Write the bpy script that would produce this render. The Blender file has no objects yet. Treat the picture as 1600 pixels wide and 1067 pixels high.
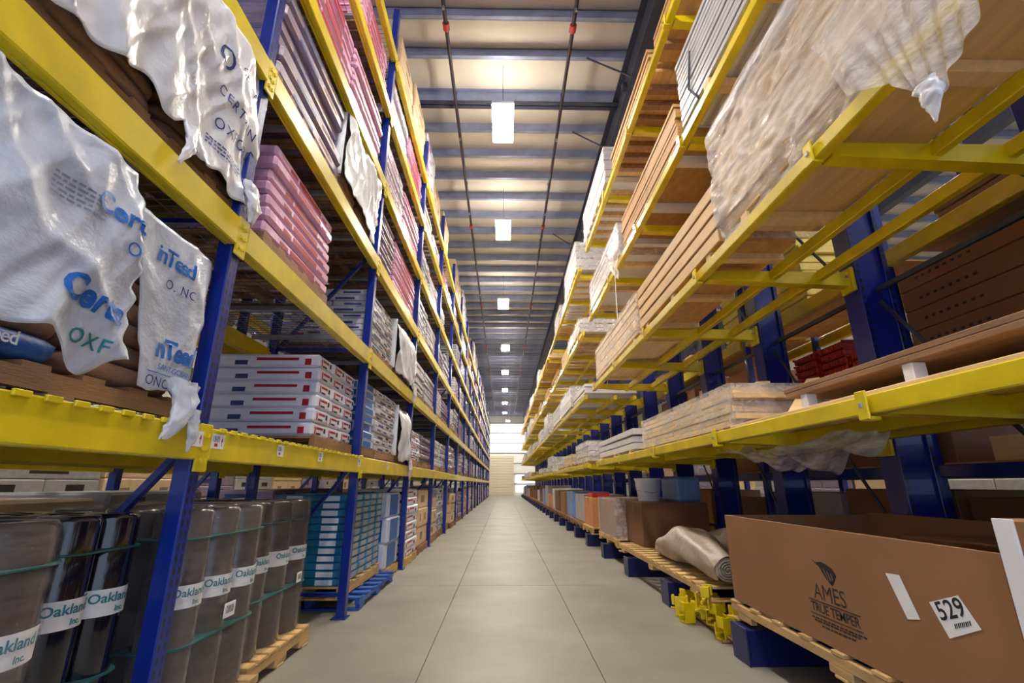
import bpy, bmesh, math, random
from mathutils import Vector, Matrix, noise

# ------------------------------------------------------------------ camera, world, exposure
SC = bpy.context.scene
COL = SC.collection
R = random.Random(7)
CAM_H = 1.2
cam_d = bpy.data.cameras.new('camera'); cam_d.sensor_width = 36.0
cam_d.lens = 36.0 * 737.0 / 1600.0
cam_d.clip_start = 0.05; cam_d.clip_end = 300
cam = bpy.data.objects.new('camera', cam_d); COL.objects.link(cam)
cam.location = (0, 0, CAM_H)
cam.rotation_euler = (math.radians(90 + 16.8), 0, math.radians(-0.95))
SC.camera = cam
w = bpy.data.worlds.new('daylight'); SC.world = w; w.use_nodes = True
w.node_tree.nodes['Background'].inputs[0].default_value = (0.60, 0.72, 1.0, 1)
w.node_tree.nodes['Background'].inputs[1].default_value = 1.15
SC.view_settings.view_transform = 'Standard'; SC.view_settings.look = 'None'
SC.view_settings.gamma = 1.0; SC.view_settings.use_curve_mapping = False
SC.view_settings.exposure = 0.55
LAMP = 118.0          # emission of the high bay lenses
UPLIGHT = 26.0       # emission of uplight added on the fixtures to brighten the ceiling

# ------------------------------------------------------------------ materials
def lin(c):
    return tuple(((x / 12.92) if x <= 0.04045 else ((x + 0.055) / 1.055) ** 2.4) for x in c)
def rgb(r, g, b): return lin((r / 255, g / 255, b / 255))
MATS = {}
def mat(name, col, rough=0.5, metal=0.0, var=0.12, scale=6.0, bump=0.0, bscale=30.0, coat=0.0, spec=0.5, stretch=None, rnd=0.0, col2=None, detail=4):
    if name in MATS: return MATS[name]
    m = bpy.data.materials.new(name); m.use_nodes = True
    nt = m.node_tree; N = nt.nodes; L = nt.links
    b = N['Principled BSDF']
    b.inputs['Roughness'].default_value = rough; b.inputs['Metallic'].default_value = metal
    b.inputs['Specular IOR Level'].default_value = spec
    b.inputs['Coat Weight'].default_value = coat
    tc = N.new('ShaderNodeTexCoord'); mp = N.new('ShaderNodeMapping')
    L.new(tc.outputs['Object'], mp.inputs['Vector'])
    if stretch: mp.inputs['Scale'].default_value = stretch
    nz = N.new('ShaderNodeTexNoise'); nz.inputs['Scale'].default_value = scale; nz.inputs['Detail'].default_value = detail
    L.new(mp.outputs[0], nz.inputs['Vector'])
    mx = N.new('ShaderNodeMix'); mx.data_type = 'RGBA'
    rp = N.new('ShaderNodeMapRange'); rp.inputs[1].default_value = 0.3; rp.inputs[2].default_value = 0.7
    L.new(nz.outputs['Fac'], rp.inputs[0]); L.new(rp.outputs[0], mx.inputs[0])
    c2 = col2 if col2 else tuple(min(1, c * (1 + var)) for c in col)
    mx.inputs[6].default_value = (*[c * (1 - var) for c in col], 1) if not col2 else (*col, 1)
    mx.inputs[7].default_value = (*c2, 1)
    out = mx.outputs[2]
    if rnd:
        oi = N.new('ShaderNodeObjectInfo'); hs = N.new('ShaderNodeHueSaturation')
        mr = N.new('ShaderNodeMapRange'); mr.inputs[3].default_value = 1 - rnd; mr.inputs[4].default_value = 1 + rnd
        L.new(oi.outputs['Random'], mr.inputs[0]); L.new(mr.outputs[0], hs.inputs['Value']); L.new(out, hs.inputs['Color']); out = hs.outputs[0]
    L.new(out, b.inputs['Base Color'])
    if bump:
        n2 = N.new('ShaderNodeTexNoise'); n2.inputs['Scale'].default_value = bscale; n2.inputs['Detail'].default_value = 5
        L.new(mp.outputs[0], n2.inputs['Vector'])
        bp = N.new('ShaderNodeBump'); bp.inputs['Strength'].default_value = bump; bp.inputs['Distance'].default_value = 0.02
        L.new(n2.outputs['Fac'], bp.inputs['Height']); L.new(bp.outputs[0], b.inputs['Normal'])
    MATS[name] = m; return m

def perforated(name, col, axis, across, pitch, hw, offs, hl):
    """painted steel with punched slots: dark marks every `pitch` along z, at +-offs across the face whose normal is `axis`"""
    m = mat(name, col, rough=0.32, var=0.1, scale=4, coat=0.2)
    nt = m.node_tree; N = nt.nodes; L = nt.links; b = N['Principled BSDF']
    tc = N.new('ShaderNodeTexCoord'); sp = N.new('ShaderNodeSeparateXYZ'); L.new(tc.outputs['Object'], sp.inputs[0])
    sn = N.new('ShaderNodeSeparateXYZ'); L.new(tc.outputs['Normal'], sn.inputs[0])
    def mth(op, a, bb=None):
        n = N.new('ShaderNodeMath'); n.operation = op
        for i, v in enumerate((a, bb)):
            if v is None: continue
            if isinstance(v, (int, float)): n.inputs[i].default_value = v
            else: L.new(v, n.inputs[i])
        return n.outputs[0]
    fz = mth('ABSOLUTE', mth('SUBTRACT', mth('FRACT', mth('DIVIDE', sp.outputs[2], pitch)), 0.5))
    mz = mth('LESS_THAN', fz, hl)
    my = mth('LESS_THAN', mth('ABSOLUTE', mth('SUBTRACT', mth('ABSOLUTE', sp.outputs[across]), offs)), hw)
    mn = mth('GREATER_THAN', mth('ABSOLUTE', sn.outputs[axis]), 0.9)
    f = mth('MULTIPLY', mth('MULTIPLY', mz, my), mn)
    src = b.inputs['Base Color'].links[0].from_socket
    mx = N.new('ShaderNodeMix'); mx.data_type = 'RGBA'; L.new(f, mx.inputs[0]); L.new(src, mx.inputs[6])
    mx.inputs[7].default_value = (0.004, 0.004, 0.008, 1); L.new(mx.outputs[2], b.inputs['Base Color'])
    return m

def wrap_mat(name, tint, amt=0.35, rough=0.18, stretch=(1, 1, 6), scale=5, lo=None):
    m = bpy.data.materials.new(name); m.use_nodes = True; nt = m.node_tree; N = nt.nodes; L = nt.links
    b = N['Principled BSDF']; b.inputs['Base Color'].default_value = (*tint, 1); b.inputs['Roughness'].default_value = rough
    tr = N.new('ShaderNodeBsdfTransparent'); mx = N.new('ShaderNodeMixShader')
    tc = N.new('ShaderNodeTexCoord'); mp = N.new('ShaderNodeMapping'); mp.inputs['Scale'].default_value = stretch
    L.new(tc.outputs['Object'], mp.inputs[0])
    nz = N.new('ShaderNodeTexNoise'); nz.inputs['Scale'].default_value = scale; nz.inputs['Detail'].default_value = 8; nz.inputs['Distortion'].default_value = 0.3; nz.inputs['Roughness'].default_value = 0.65
    L.new(mp.outputs[0], nz.inputs['Vector'])
    mr = N.new('ShaderNodeMapRange'); mr.inputs[1].default_value = 0.35; mr.inputs[2].default_value = 0.72
    mr.inputs[3].default_value = amt * 0.3 if lo is None else lo; mr.inputs[4].default_value = min(1, amt * 2)
    L.new(nz.outputs['Fac'], mr.inputs[0]); L.new(mr.outputs[0], mx.inputs[0])
    L.new(tr.outputs[0], mx.inputs[1]); L.new(b.outputs[0], mx.inputs[2])
    bp = N.new('ShaderNodeBump'); bp.inputs['Strength'].default_value = 0.8; bp.inputs['Distance'].default_value = 0.03
    L.new(nz.outputs['Fac'], bp.inputs['Height']); L.new(bp.outputs[0], b.inputs['Normal'])
    L.new(mx.outputs[0], N['Material Output'].inputs['Surface']); MATS[name] = m; return m

def emis(name, col, s):
    m = bpy.data.materials.new(name); m.use_nodes = True; N = m.node_tree.nodes
    b = N['Principled BSDF']; b.inputs['Base Color'].default_value = (0.8, 0.8, 0.8, 1)
    b.inputs['Emission Color'].default_value = (*col, 1); b.inputs['Emission Strength'].default_value = s
    MATS[name] = m; return m

NAVY = mat('navy_paint', rgb(18, 26, 84), 0.4, var=0.15, scale=5)
YEL = mat('yellow_paint', rgb(222, 196, 12), 0.38, var=0.14, scale=5, coat=0.15)
BLU = mat('blue_paint', rgb(12, 38, 128), 0.34, var=0.15, scale=5, coat=0.2)
POST = perforated('blue_post_paint', rgb(12, 40, 134), 0, 1, 0.05, 0.007, 0.018, 0.3)
CCOL = perforated('blue_column_paint', rgb(10, 28, 128), 1, 0, 0.075, 0.012, 0.125, 0.28)
GALV = mat('galvanised_steel', rgb(165, 168, 178), 0.4, 0.6, var=0.15, scale=12)
WIRE = mat('deck_wire', rgb(120, 120, 128), 0.45, 0.5)
PURL = mat('purlin_steel', rgb(150, 160, 190), 0.4, 0.15, var=0.18, scale=3)
DARKST = mat('dark_steel', rgb(58, 62, 80), 0.45, 0.2, var=0.2)
PIPE = mat('black_pipe', rgb(52, 36, 42), 0.5, 0.2)
REDP = mat('red_coupling', rgb(190, 50, 45), 0.5)
INSUL = mat('insulation_facing', rgb(224, 214, 200), 0.6, var=0.06, scale=1.5, bump=0.25, bscale=6)
CONC = mat('concrete', rgb(142, 138, 126), 0.48, var=0.16, scale=1.3, bump=0.06, bscale=9, detail=8, rnd=0.04)
JOINT = mat('joint_filler', rgb(118, 114, 104), 0.8)
DOORM = mat('beige_door', rgb(226, 214, 192), 0.5, var=0.04)
WALLW = mat('white_wall_panel', rgb(246, 245, 240), 0.5, var=0.03)
PINE = mat('pallet_wood', rgb(206, 168, 110), 0.65, var=0.22, scale=3, stretch=(6, 1, 6), rnd=0.15, bump=0.15)
DIRTW = mat('weathered_wood', rgb(150, 112, 78), 0.7, var=0.25, scale=3, stretch=(6, 1, 6), rnd=0.15, bump=0.2)
LUMB = mat('lumber', rgb(226, 192, 138), 0.6, var=0.12, scale=3, stretch=(6, .6, 6), rnd=0.08)
OSB = mat('plywood', rgb(192, 146, 86), 0.65, var=0.18, scale=7, stretch=(2, 1, 1), rnd=0.1, detail=7)
CARD = mat('cardboard', rgb(150, 106, 70), 0.65, var=0.07, scale=2, rnd=0.05)
CARDD = mat('brown_carton', rgb(126, 84, 58), 0.65, var=0.1, scale=2, rnd=0.08)
CARDIN = mat('cardboard_edge', rgb(150, 104, 66), 0.8)
HOOD = wrap_mat('white_poly_hood', rgb(214, 220, 236), 0.5, 0.2, (1, 1, 1), 2.2, 0.55)
HOODD = mat('white_poly_sheet', rgb(226, 226, 232), 0.3, var=0.06, scale=4, bump=0.5, bscale=9, coat=0.2)
SACK = mat('brown_paper_sack', rgb(148, 112, 92), 0.7, var=0.2, scale=8, bump=0.3, rnd=0.15)
SACKB = mat('blue_printed_sack', rgb(34, 92, 178), 0.45, var=0.1, scale=5, bump=0.2)
SACKW = mat('pale_sack', rgb(190, 184, 190), 0.45, var=0.1, scale=5, bump=0.2, rnd=0.08)
INKB = mat('blue_ink', rgb(22, 100, 186), 0.4, var=0.06)
INKD = mat('dark_ink', rgb(34, 30, 34), 0.6, var=0.05)
INKN = mat('navy_ink', rgb(44, 60, 120), 0.5, var=0.05)
INKG = mat('grey_ink', rgb(120, 126, 150), 0.5, var=0.05)
INKR = mat('red_ink', rgb(172, 10, 30), 0.5, var=0.06)
INKW = mat('white_ink', rgb(235, 238, 245), 0.5, var=0.03)
INKT = mat('teal_ink', rgb(40, 130, 140), 0.5, var=0.05)
LABEL = mat('paper_label', rgb(236, 234, 236), 0.5, var=0.04)
BW = mat('white_bundle_wrapper', rgb(222, 220, 234), 0.3, var=0.07, scale=7, bump=0.3, bscale=14, rnd=0.05)
BP = mat('pink_bundle_wrapper', rgb(226, 172, 204), 0.3, var=0.1, scale=7, bump=0.3, bscale=14, rnd=0.06)
BG = mat('grey_bundle_wrapper', rgb(196, 194, 204), 0.35, var=0.12, scale=9, bump=0.3, bscale=14, rnd=0.1)
BV = mat('brown_violet_bundle', rgb(160, 134, 136), 0.4, var=0.25, scale=6, col2=rgb(120, 112, 158), bump=0.3, bscale=14, rnd=0.1, stretch=(1, 1.2, 9))
BB = mat('blue_white_bag', rgb(206, 214, 234), 0.3, var=0.05, scale=6, bump=0.3, rnd=0.04)
BT = mat('tan_carton', rgb(220, 190, 150), 0.5, var=0.08, rnd=0.1)
BR = mat('brick_grey_pack', rgb(160, 158, 160), 0.5, var=0.12, scale=10, rnd=0.1)
TEAL = mat('teal_wrapper', rgb(40, 120, 164), 0.3, var=0.15, scale=6, bump=0.2)
ROLLB = mat('brown_roll_wrap', rgb(76, 65, 62), 0.25, var=0.22, scale=2.5, stretch=(3, 3, .8), coat=0.35, rnd=0.1)
ROLLK = mat('black_roll_wrap', rgb(18, 18, 34), 0.12, var=0.3, scale=3, coat=0.6)
STRAP = mat('green_strap', rgb(38, 96, 94), 0.4)
WHITEP = mat('white_coated_panel', rgb(226, 222, 224), 0.4, var=0.05, rnd=0.06)
GREYP = mat('corrugated_panel', rgb(196, 196, 204), 0.35, 0.2, var=0.06)
POLY = mat('translucent_poly', rgb(168, 154, 138), 0.38, var=0.16, scale=6, bump=0.7, bscale=11, coat=0.12)
REDC = mat('red_plastic', rgb(176, 40, 26), 0.4, var=0.12, rnd=0.1)
ORG = mat('orange_box', rgb(206, 140, 88), 0.5, var=0.1)
PALB = mat('blue_pallet_paint', rgb(34, 84, 170), 0.5, var=0.15)
YLUM = mat('yellow_lumber', rgb(236, 214, 110), 0.6, var=0.1)
BUCK = mat('white_bucket', rgb(222, 226, 236), 0.35, var=0.04)
BLUT = mat('light_blue_wrap', rgb(110, 150, 214), 0.3, var=0.15, bump=0.3)
ROOFS = mat('fixture_housing', rgb(220, 220, 222), 0.4)
WRAP = wrap_mat('stretch_wrap', (0.5, 0.48, 0.5), 0.12, 0.15)
WRAP2 = wrap_mat('stretch_wrap_thick', (0.86, 0.82, 0.8), 0.27, 0.14, (2.5, 1.0, 3.5), 3.5, 0.16)
WRAP3 = wrap_mat('milky_stretch_wrap', (0.86, 0.80, 0.76), 0.4, 0.14, (4, 1.3, 4.5), 3.5, 0.30)
LENS = emis('lamp_lens', (1.0, 0.93, 0.82), LAMP)
UPL = emis('added_uplight_glow', (1.0, 0.93, 0.82), UPLIGHT)

# ------------------------------------------------------------------ mesh builders
class MB:
    def __init__(s): s.v = []; s.f = []; s.m = []; s.ms = []; s.sm = []
    def mi(s, m):
        if m not in s.ms: s.ms.append(m)
        return s.ms.index(m)
    def add(s, vs, fs, m, smooth=False):
        o = len(s.v); s.v += [tuple(v) for v in vs]; k = s.mi(m)
        for f in fs: s.f.append(tuple(i + o for i in f)); s.m.append(k); s.sm.append(smooth)
        return s
    def box(s, x0, x1, y0, y1, z0, z1, m):
        vs = [(x, y, z) for z in (z0, z1) for y in (y0, y1) for x in (x0, x1)]
        return s.add(vs, [(0, 2, 3, 1), (4, 5, 7, 6), (0, 1, 5, 4), (2, 6, 7, 3), (0, 4, 6, 2), (1, 3, 7, 5)], m)
    def cbox(s, x0, x1, y0, y1, z0, z1, m, b=0.01, mtx=None):
        """box with chamfered edges"""
        c = ((x0 + x1) / 2, (y0 + y1) / 2, (z0 + z1) / 2); h = ((x1 - x0) / 2, (y1 - y0) / 2, (z1 - z0) / 2)
        b = min(b, min(h) * 0.9); vs = []; idx = {}
        for sx in (-1, 1):
            for sy in (-1, 1):
                for sz in (-1, 1):
                    for a in range(3):
                        p = [sx * (h[0] - b), sy * (h[1] - b), sz * (h[2] - b)]; p[a] = (sx, sy, sz)[a] * h[a]
                        idx[(sx, sy, sz, a)] = len(vs); vs.append(tuple(c[i] + p[i] for i in range(3)))
        fs = []
        S = (-1, 1)
        for a in range(3):
            u, w_ = (a + 1) % 3, (a + 2) % 3
            for sg in S:
                q = []
                for (p1, p2) in ((-1, -1), (1, -1), (1, 1), (-1, 1)):
                    k = [0, 0, 0]; k[a] = sg; k[u] = p1; k[w_] = p2; q.append(idx[(*k, a)])
                fs.append(tuple(q if sg > 0 else q[::-1]))
            for p1 in S:
                for p2 in S:
                    k0 = [0, 0, 0]; k1 = [0, 0, 0]; k0[u] = k1[u] = p1; k0[w_] = k1[w_] = p2; k0[a] = -1; k1[a] = 1
                    q = [idx[(*k0, u)], idx[(*k1, u)], idx[(*k1, w_)], idx[(*k0, w_)]]
                    fs.append(tuple(q if p1 * p2 < 0 else q[::-1]))
        for sx in S:
            for sy in S:
                for sz in S:
                    q = [idx[(sx, sy, sz, a)] for a in range(3)]; fs.append(tuple(q if sx * sy * sz > 0 else q[::-1]))
        if mtx is not None: vs = [tuple(mtx @ Vector(v)) for v in vs]
        return s.add(vs, fs, m)
    def bar(s, p, q, a, b, m, up=(0, 0, 1)):
        """rectangular bar p->q, width a, height b"""
        p = Vector(p); q = Vector(q); d = (q - p).normalized(); u = Vector(up)
        if abs(d.dot(u)) > 0.98: u = Vector((1, 0, 0))
        sd = d.cross(u).normalized(); u2 = sd.cross(d)
        vs = []
        for e in (p, q):
            for (i, j) in ((-1, -1), (1, -1), (1, 1), (-1, 1)): vs.append(tuple(e + sd * (i * a / 2) + u2 * (j * b / 2)))
        return s.add(vs, [(0, 1, 2, 3), (7, 6, 5, 4), (0, 4, 5, 1), (1, 5, 6, 2), (2, 6, 7, 3), (3, 7, 4, 0)], m)
    def tube(s, pts, rad, m, n=10, caps=True):
        pts = [Vector(p) for p in pts]; k = len(pts); o = []; up = Vector((0, 0, 1))
        for i, p in enumerate(pts):
            d = (pts[min(i + 1, k - 1)] - pts[max(i - 1, 0)]).normalized()
            u = up if abs(d.dot(up)) < 0.95 else Vector((1, 0, 0))
            a = d.cross(u).normalized(); b = a.cross(d); r = rad[i] if isinstance(rad, (list, tuple)) else rad
            for j in range(n):
                t = 2 * math.pi * j / n; o.append(tuple(p + (a * math.cos(t) + b * math.sin(t)) * r))
        fs = [(i * n + j, i * n + (j + 1) % n, (i + 1) * n + (j + 1) % n, (i + 1) * n + j) for i in range(k - 1) for j in range(n)]
        s.add(o, fs, m, True)
        if caps:
            s.add(o[:n], [tuple(range(n))[::-1]], m); s.add(o[-n:], [tuple(range(n))], m)
        return s
    def lathe(s, prof, m, n=20, c=(0, 0)):
        o = []
        for (r, z) in prof:
            for j in range(n):
                t = 2 * math.pi * j / n; o.append((c[0] + r * math.cos(t), c[1] + r * math.sin(t), z))
        k = len(prof)
        fs = [(i * n + j, i * n + (j + 1) % n, (i + 1) * n + (j + 1) % n, (i + 1) * n + j) for i in range(k - 1) for j in range(n)]
        s.add(o, fs, m, True); s.add(o[:n], [tuple(range(n))[::-1]], m); s.add(o[-n:], [tuple(range(n))], m)
        return s
    def grid(s, fn, nu, nv, m, smooth=True):
        vs = [fn(i / nu, j / nv) for j in range(nv + 1) for i in range(nu + 1)]; W = nu + 1
        return s.add(vs, [(j * W + i, j * W + i + 1, (j + 1) * W + i + 1, (j + 1) * W + i) for j in range(nv) for i in range(nu)], m, smooth)
    def mesh(s, name):
        me = bpy.data.meshes.new(name); me.from_pydata(s.v, [], s.f)
        for m in s.ms: me.materials.append(m)
        me.polygons.foreach_set('material_index', s.m); me.polygons.foreach_set('use_smooth', s.sm); me.update(); return me
    def obj(s, name, parent=None, loc=(0, 0, 0), rot=(0, 0, 0)): return place(s.mesh(name), name, parent, loc, rot)

def place(me, name, parent=None, loc=(0, 0, 0), rot=(0, 0, 0)):
    o = bpy.data.objects.new(name, me); COL.objects.link(o); o.parent = parent; o.location = loc; o.rotation_euler = rot; return o
def tag(o, label, cat, group=None):
    o['label'] = label; o['category'] = cat
    if group: o['group'] = group
    return o
def struct(o, label=None):
    o['kind'] = 'structure'
    if label: o['label'] = label
    return o
def thing(name, label, cat, loc=(0, 0, 0), rz=0, group=None):
    o = bpy.data.objects.new(name, None); COL.objects.link(o); o.location = loc; o.rotation_euler = (0, 0, rz); o.empty_display_size = 0.1
    return tag(o, label, cat, group)
def solid(o, t):
    md = o.modifiers.new('thickness', 'SOLIDIFY'); md.thickness = t; md.offset = 0; return o
ORD = ['first', 'second', 'third', 'fourth', 'fifth', 'sixth', 'seventh', 'eighth', 'ninth', 'tenth', 'eleventh', 'twelfth', 'thirteenth', 'fourteenth', 'fifteenth', 'sixteenth', 'seventeenth', 'eighteenth', 'nineteenth', 'twentieth', 'twenty-first', 'twenty-second', 'twenty-third', 'twenty-fourth', 'twenty-fifth', 'twenty-sixth', 'twenty-seventh', 'twenty-eighth', 'twenty-ninth', 'thirtieth']

def text_mesh(body, size, m, fn, spacing=1.0, bold=0.0, sub=0, shear=0.0, align='CENTER'):
    """lettering as a flat mesh; fn maps text x, y (metres, centred) to a point of the surface"""
    cu = bpy.data.curves.new('lettering', 'FONT'); cu.body = body; cu.size = size; cu.align_x = align; cu.align_y = 'CENTER'
    cu.space_character = spacing; cu.offset = bold; cu.shear = shear; cu.resolution_u = 3
    ob = bpy.data.objects.new('lettering', cu); COL.objects.link(ob)
    bpy.context.view_layer.update()
    me = bpy.data.meshes.new_from_object(ob.evaluated_get(bpy.context.evaluated_depsgraph_get()))
    bpy.data.objects.remove(ob); bpy.data.curves.remove(cu)
    bm = bmesh.new(); bm.from_mesh(me); bpy.data.meshes.remove(me)
    bmesh.ops.triangulate(bm, faces=bm.faces[:])
    for _ in range(sub):
        lim = size * 0.22
        es = [e for e in bm.edges if e.calc_length() > lim]
        if es:
            bmesh.ops.subdivide_edges(bm, edges=es, cuts=1); bmesh.ops.triangulate(bm, faces=bm.faces[:])
    for v in bm.verts: v.co = Vector(fn(v.co.x, v.co.y))
    o = bpy.data.meshes.new('lettering'); bm.to_mesh(o); bm.free(); o.materials.clear(); o.materials.append(m)
    return o

# ------------------------------------------------------------------ the setting
Y_END = 54.0; Y_NEAR = -7.0; X_W0 = -13.0; X_W1 = 15.0; Z_C = 8.75
fl = MB().box(X_W0, X_W1, Y_NEAR, Y_END, -0.3, -0.012, JOINT).obj('floor'); struct(fl, 'grey concrete warehouse floor')
xs = [X_W0, -4.4, -0.55, 0.65, 4.6, X_W1]; ys = [Y_NEAR]; y = 0.15
while y < Y_END: ys.append(y); y += 3.15
ys.append(Y_END)
for i in range(len(xs) - 1):
    me = None
    for j in range(len(ys) - 1):
        g = 0.003
        MB().box(xs[i] + g, xs[i + 1] - g, ys[j] + g, ys[j + 1] - g, -0.012, 0, CONC).obj('floor_slab', fl)
# ceiling: insulation facing sagging between the purlins
py = [y for y in (-6.5, -5.6, -4.7, -3.8, -2.9, -2.0, -1.1, -0.2, 0.7, 1.6, 2.5, 3.4, 4.3, 5.2, 5.9)]
py += [6.65, 7.62, 8.5, 9.32, 10.15]
while py[-1] < Y_END - 1: py.append(py[-1] + 0.9)
c = MB()
edges = [Y_NEAR] + py + [Y_END]
for a, b in zip(edges[:-1], edges[1:]):
    c.grid(lambda u, v, a=a, b=b: (X_W0 + (X_W1 - X_W0) * u, a + (b - a) * v, Z_C - 0.07 * math.sin(math.pi * v)), 1, 6, INSUL)
c.box(X_W0, X_W1, Y_NEAR, Y_END, Z_C + 0.03, Z_C + 0.13, INSUL)
ce = struct(c.obj('ceiling'), 'pale insulated ceiling between steel purlins')
pm = MB()
pm.box(X_W0, X_W1, -0.008, 0.008, 0.0, 0.24, PURL); pm.box(X_W0, X_W1, -0.075, 0.008, 0.0, 0.012, PURL); pm.box(X_W0, X_W1, -0.075, -0.065, 0.0, 0.03, PURL)
pm.box(X_W0, X_W1, -0.008, 0.075, 0.228, 0.24, PURL)
pmesh = pm.mesh('purlin')
for k, yy in enumerate(py):
    if abs(yy - 7.62) < 0.01:
        d = MB(); d.box(X_W0, X_W1, -0.1, 0.1, -0.1, -0.085, DARKST); d.box(X_W0, X_W1, -0.01, 0.01, -0.1, 0.24, PURL); d.box(X_W0, X_W1, -0.07, 0.07, 0.225, 0.24, PURL)
        struct(d.obj('trim_%d' % (k + 1), None, (0, yy, 8.5)), 'deeper dark steel strut across the ceiling')
    else: struct(place(pmesh, 'trim_%d' % (k + 1), None, (0, yy, 8.5)), 'galvanised purlin across the ceiling')
# rafters along the aisle (I sections)
for xr, lab in ((2.24, 'dark steel rafter running along the ceiling right of the lamps'), (-5.2, 'dark steel rafter over the left racks'), (9.6, 'dark steel rafter over the far right aisle')):
    r = MB(); r.box(xr - 0.11, xr + 0.11, Y_NEAR, Y_END, 7.82, 7.84, DARKST); r.box(xr - 0.008, xr + 0.008, Y_NEAR, Y_END, 7.84, 8.48, DARKST); r.box(xr - 0.11, xr + 0.11, Y_NEAR, Y_END, 8.48, 8.5, DARKST)
    ro = struct(r.obj('trim_rafter'), lab)
    if xr == 2.24:
        for yy in py:
            if abs(yy - 6.65) < .1 or abs(yy - 8.5) < .1 or abs(yy - 12.85) < .1:
                MB().bar((1.45, yy - 0.05, 8.5), (xr - 0.1, yy - 0.25, 7.9), 0.022, 0.022, DARKST).obj('flange_brace', ro)
                MB().cbox(xr - 0.19, xr - 0.1, yy - 0.06, yy + 0.06, 7.86, 7.98, DARKST).obj('brace_clip', ro)
# walls
we = MB(); we.box(X_W0, X_W1, Y_END, Y_END + 0.2, 0, 8.7, WALLW)
wo = struct(we.obj('wall_end'), 'white ribbed end wall of the warehouse')
ribm = MB().cbox(X_W0, X_W1, -0.06, 0, 0, 0.1, GALV, 0.01).mesh('wall_girt')
for k in range(7): place(ribm, 'wall_girt', wo, (0, Y_END, 1.15 + k * 1.1))
d = MB(); d.box(-2.0, 1.1, Y_END - 0.12, Y_END - 0.06, 0, 4.2, DOORM)
do = struct(d.obj('door_1'), 'beige roll-up door in the end wall')
rm = MB().cbox(-2.0, 1.1, -0.03, 0, 0.01, 0.25, DOORM, 0.012).mesh('door_slat')
for k in range(15): place(rm, 'door_slat', do, (0, Y_END - 0.12, 0.02 + k * 0.275))
WALLGLOW = emis('added_wall_glow', (1.0, 0.99, 0.95), 0.62)  # glowing panels added to make the end wall bright
for k in range(3):
    dp = MB(); dp.cbox(-2.4, 3.4, Y_END - .02, Y_END - .005, 4.53 + k * 1.1, 5.53 + k * 1.1, WALLGLOW, .003); struct(dp.obj('wall_glow_panel_%d' % (k + 1)), 'added glowing panel brightening the end wall')
dp = MB(); dp.cbox(1.3, 3.4, Y_END - .02, Y_END - .005, .3, 1.1, WALLGLOW, .003); dp.cbox(1.3, 3.4, Y_END - .02, Y_END - .005, 1.25, 2.2, WALLGLOW, .003); struct(dp.obj('wall_glow_panel_4'), 'added glowing panel brightening the wall beside the roll-up door')
for nm, xx in (('wall_left', X_W0), ('wall_right', X_W1)):
    ww = MB(); ww.box(xx - 0.2, xx, Y_NEAR, Y_END, 0, 8.7, WALLW) if xx < 0 else ww.box(xx, xx + 0.2, Y_NEAR, Y_END, 0, 8.7, WALLW)
    struct(ww.obj(nm), 'white side wall behind the racks')

# ------------------------------------------------------------------ ceiling services
def fixture(x, yv, z, label):
    t = thing('high_bay_light', label, 'lamp', (x, yv, z), 0, 'high bay lamps under the ceiling')
    h = MB(); h.cbox(-0.2, 0.2, -0.5, 0.5, 0.03, 0.09, ROOFS, 0.01); h.cbox(-0.08, 0.08, -0.36, 0.36, 0.09, 0.14, ROOFS, 0.01); h.obj('housing', t)
    MB().cbox(-0.19, 0.19, -0.48, 0.48, 0.0, 0.03, LENS, 0.008).obj('lens', t)
    MB().box(-0.18, -0.1, -0.45, 0.45, 0.091, 0.094, UPL).obj('added_uplight', t); MB().box(0.1, 0.18, -0.45, 0.45, 0.091, 0.094, UPL).obj('added_uplight', t)  # glowing strips added on top of the housing to brighten the ceiling
    for s in (-1, 1): MB().tube([(0, s * 0.3, 0.14), (0, s * 0.3, Z_C - 0.02 - z)], 0.004, DARKST, 5).obj('hanging_cable', t)
LY = [7.25, 11.1, 16.45, 22.4, 27.7, 33.3, 38.9, 44.6]
for k, yy in enumerate(LY): fixture(-0.05 if k < 3 else 0.05, yy, 7.6, '%s bright high bay lamp over the aisle, counted from the camera' % ORD[k])
fixture(0, 1.9, 7.6, 'high bay lamp over the aisle right above the camera')
for xx in (-3.4, 0.4, 4.2): fixture(xx, 50.6, 7.6, 'lamp added to brighten the end wall, %s' % {-3.4: 'left', 0.4: 'middle', 4.2: 'right'}[xx])  # extra lamps added to brighten the end wall
fixture(0, -3.6, 7.6, 'high bay lamp over the aisle behind the camera')
for k, yy in enumerate((1.9, 7.25, 13, 19, 25)):
    fixture(-6.0, yy, 7.6, '%s lamp over the aisle hidden behind the left racks' % ORD[k])
    fixture(7.0, yy, 7.6, '%s lamp over the aisle beyond the right racks' % ORD[k])
for x, lab in ((-0.97, 'dark sprinkler pipe under the ceiling left of the lamps'), (1.09, 'dark sprinkler pipe under the ceiling right of the lamps')):
    t = thing('sprinkler_pipe', lab, 'pipe', (x, 0, 8.3))
    MB().tube([(0, -6.5, 0), (0, 50, 0)], 0.032, PIPE, 8).obj('pipe', t)
    cm = MB().tube([(0, -0.06, 0), (0, 0.06, 0)], 0.055, REDP, 10).mesh('coupling'); hm = MB().tube([(0, 0, 0.02), (0, 0, 0.3)], 0.008, DARKST, 5).mesh('hanger_rod')
    sm = MB().tube([(0, 0, 0), (0, 0, -0.09)], [0.014, 0.02], GALV, 8).mesh('sprinkler_head')
    yy = 5.86
    while yy < 48: place(cm, 'coupling', t, (0, yy, 0)); yy += 6.2
    yy = 4.6
    while yy < 40: place(hm, 'hanger_rod', t, (0, yy, 0)); place(sm, 'sprinkler_head', t, (0, yy + 0.9, 0)); yy += 2.9

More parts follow.
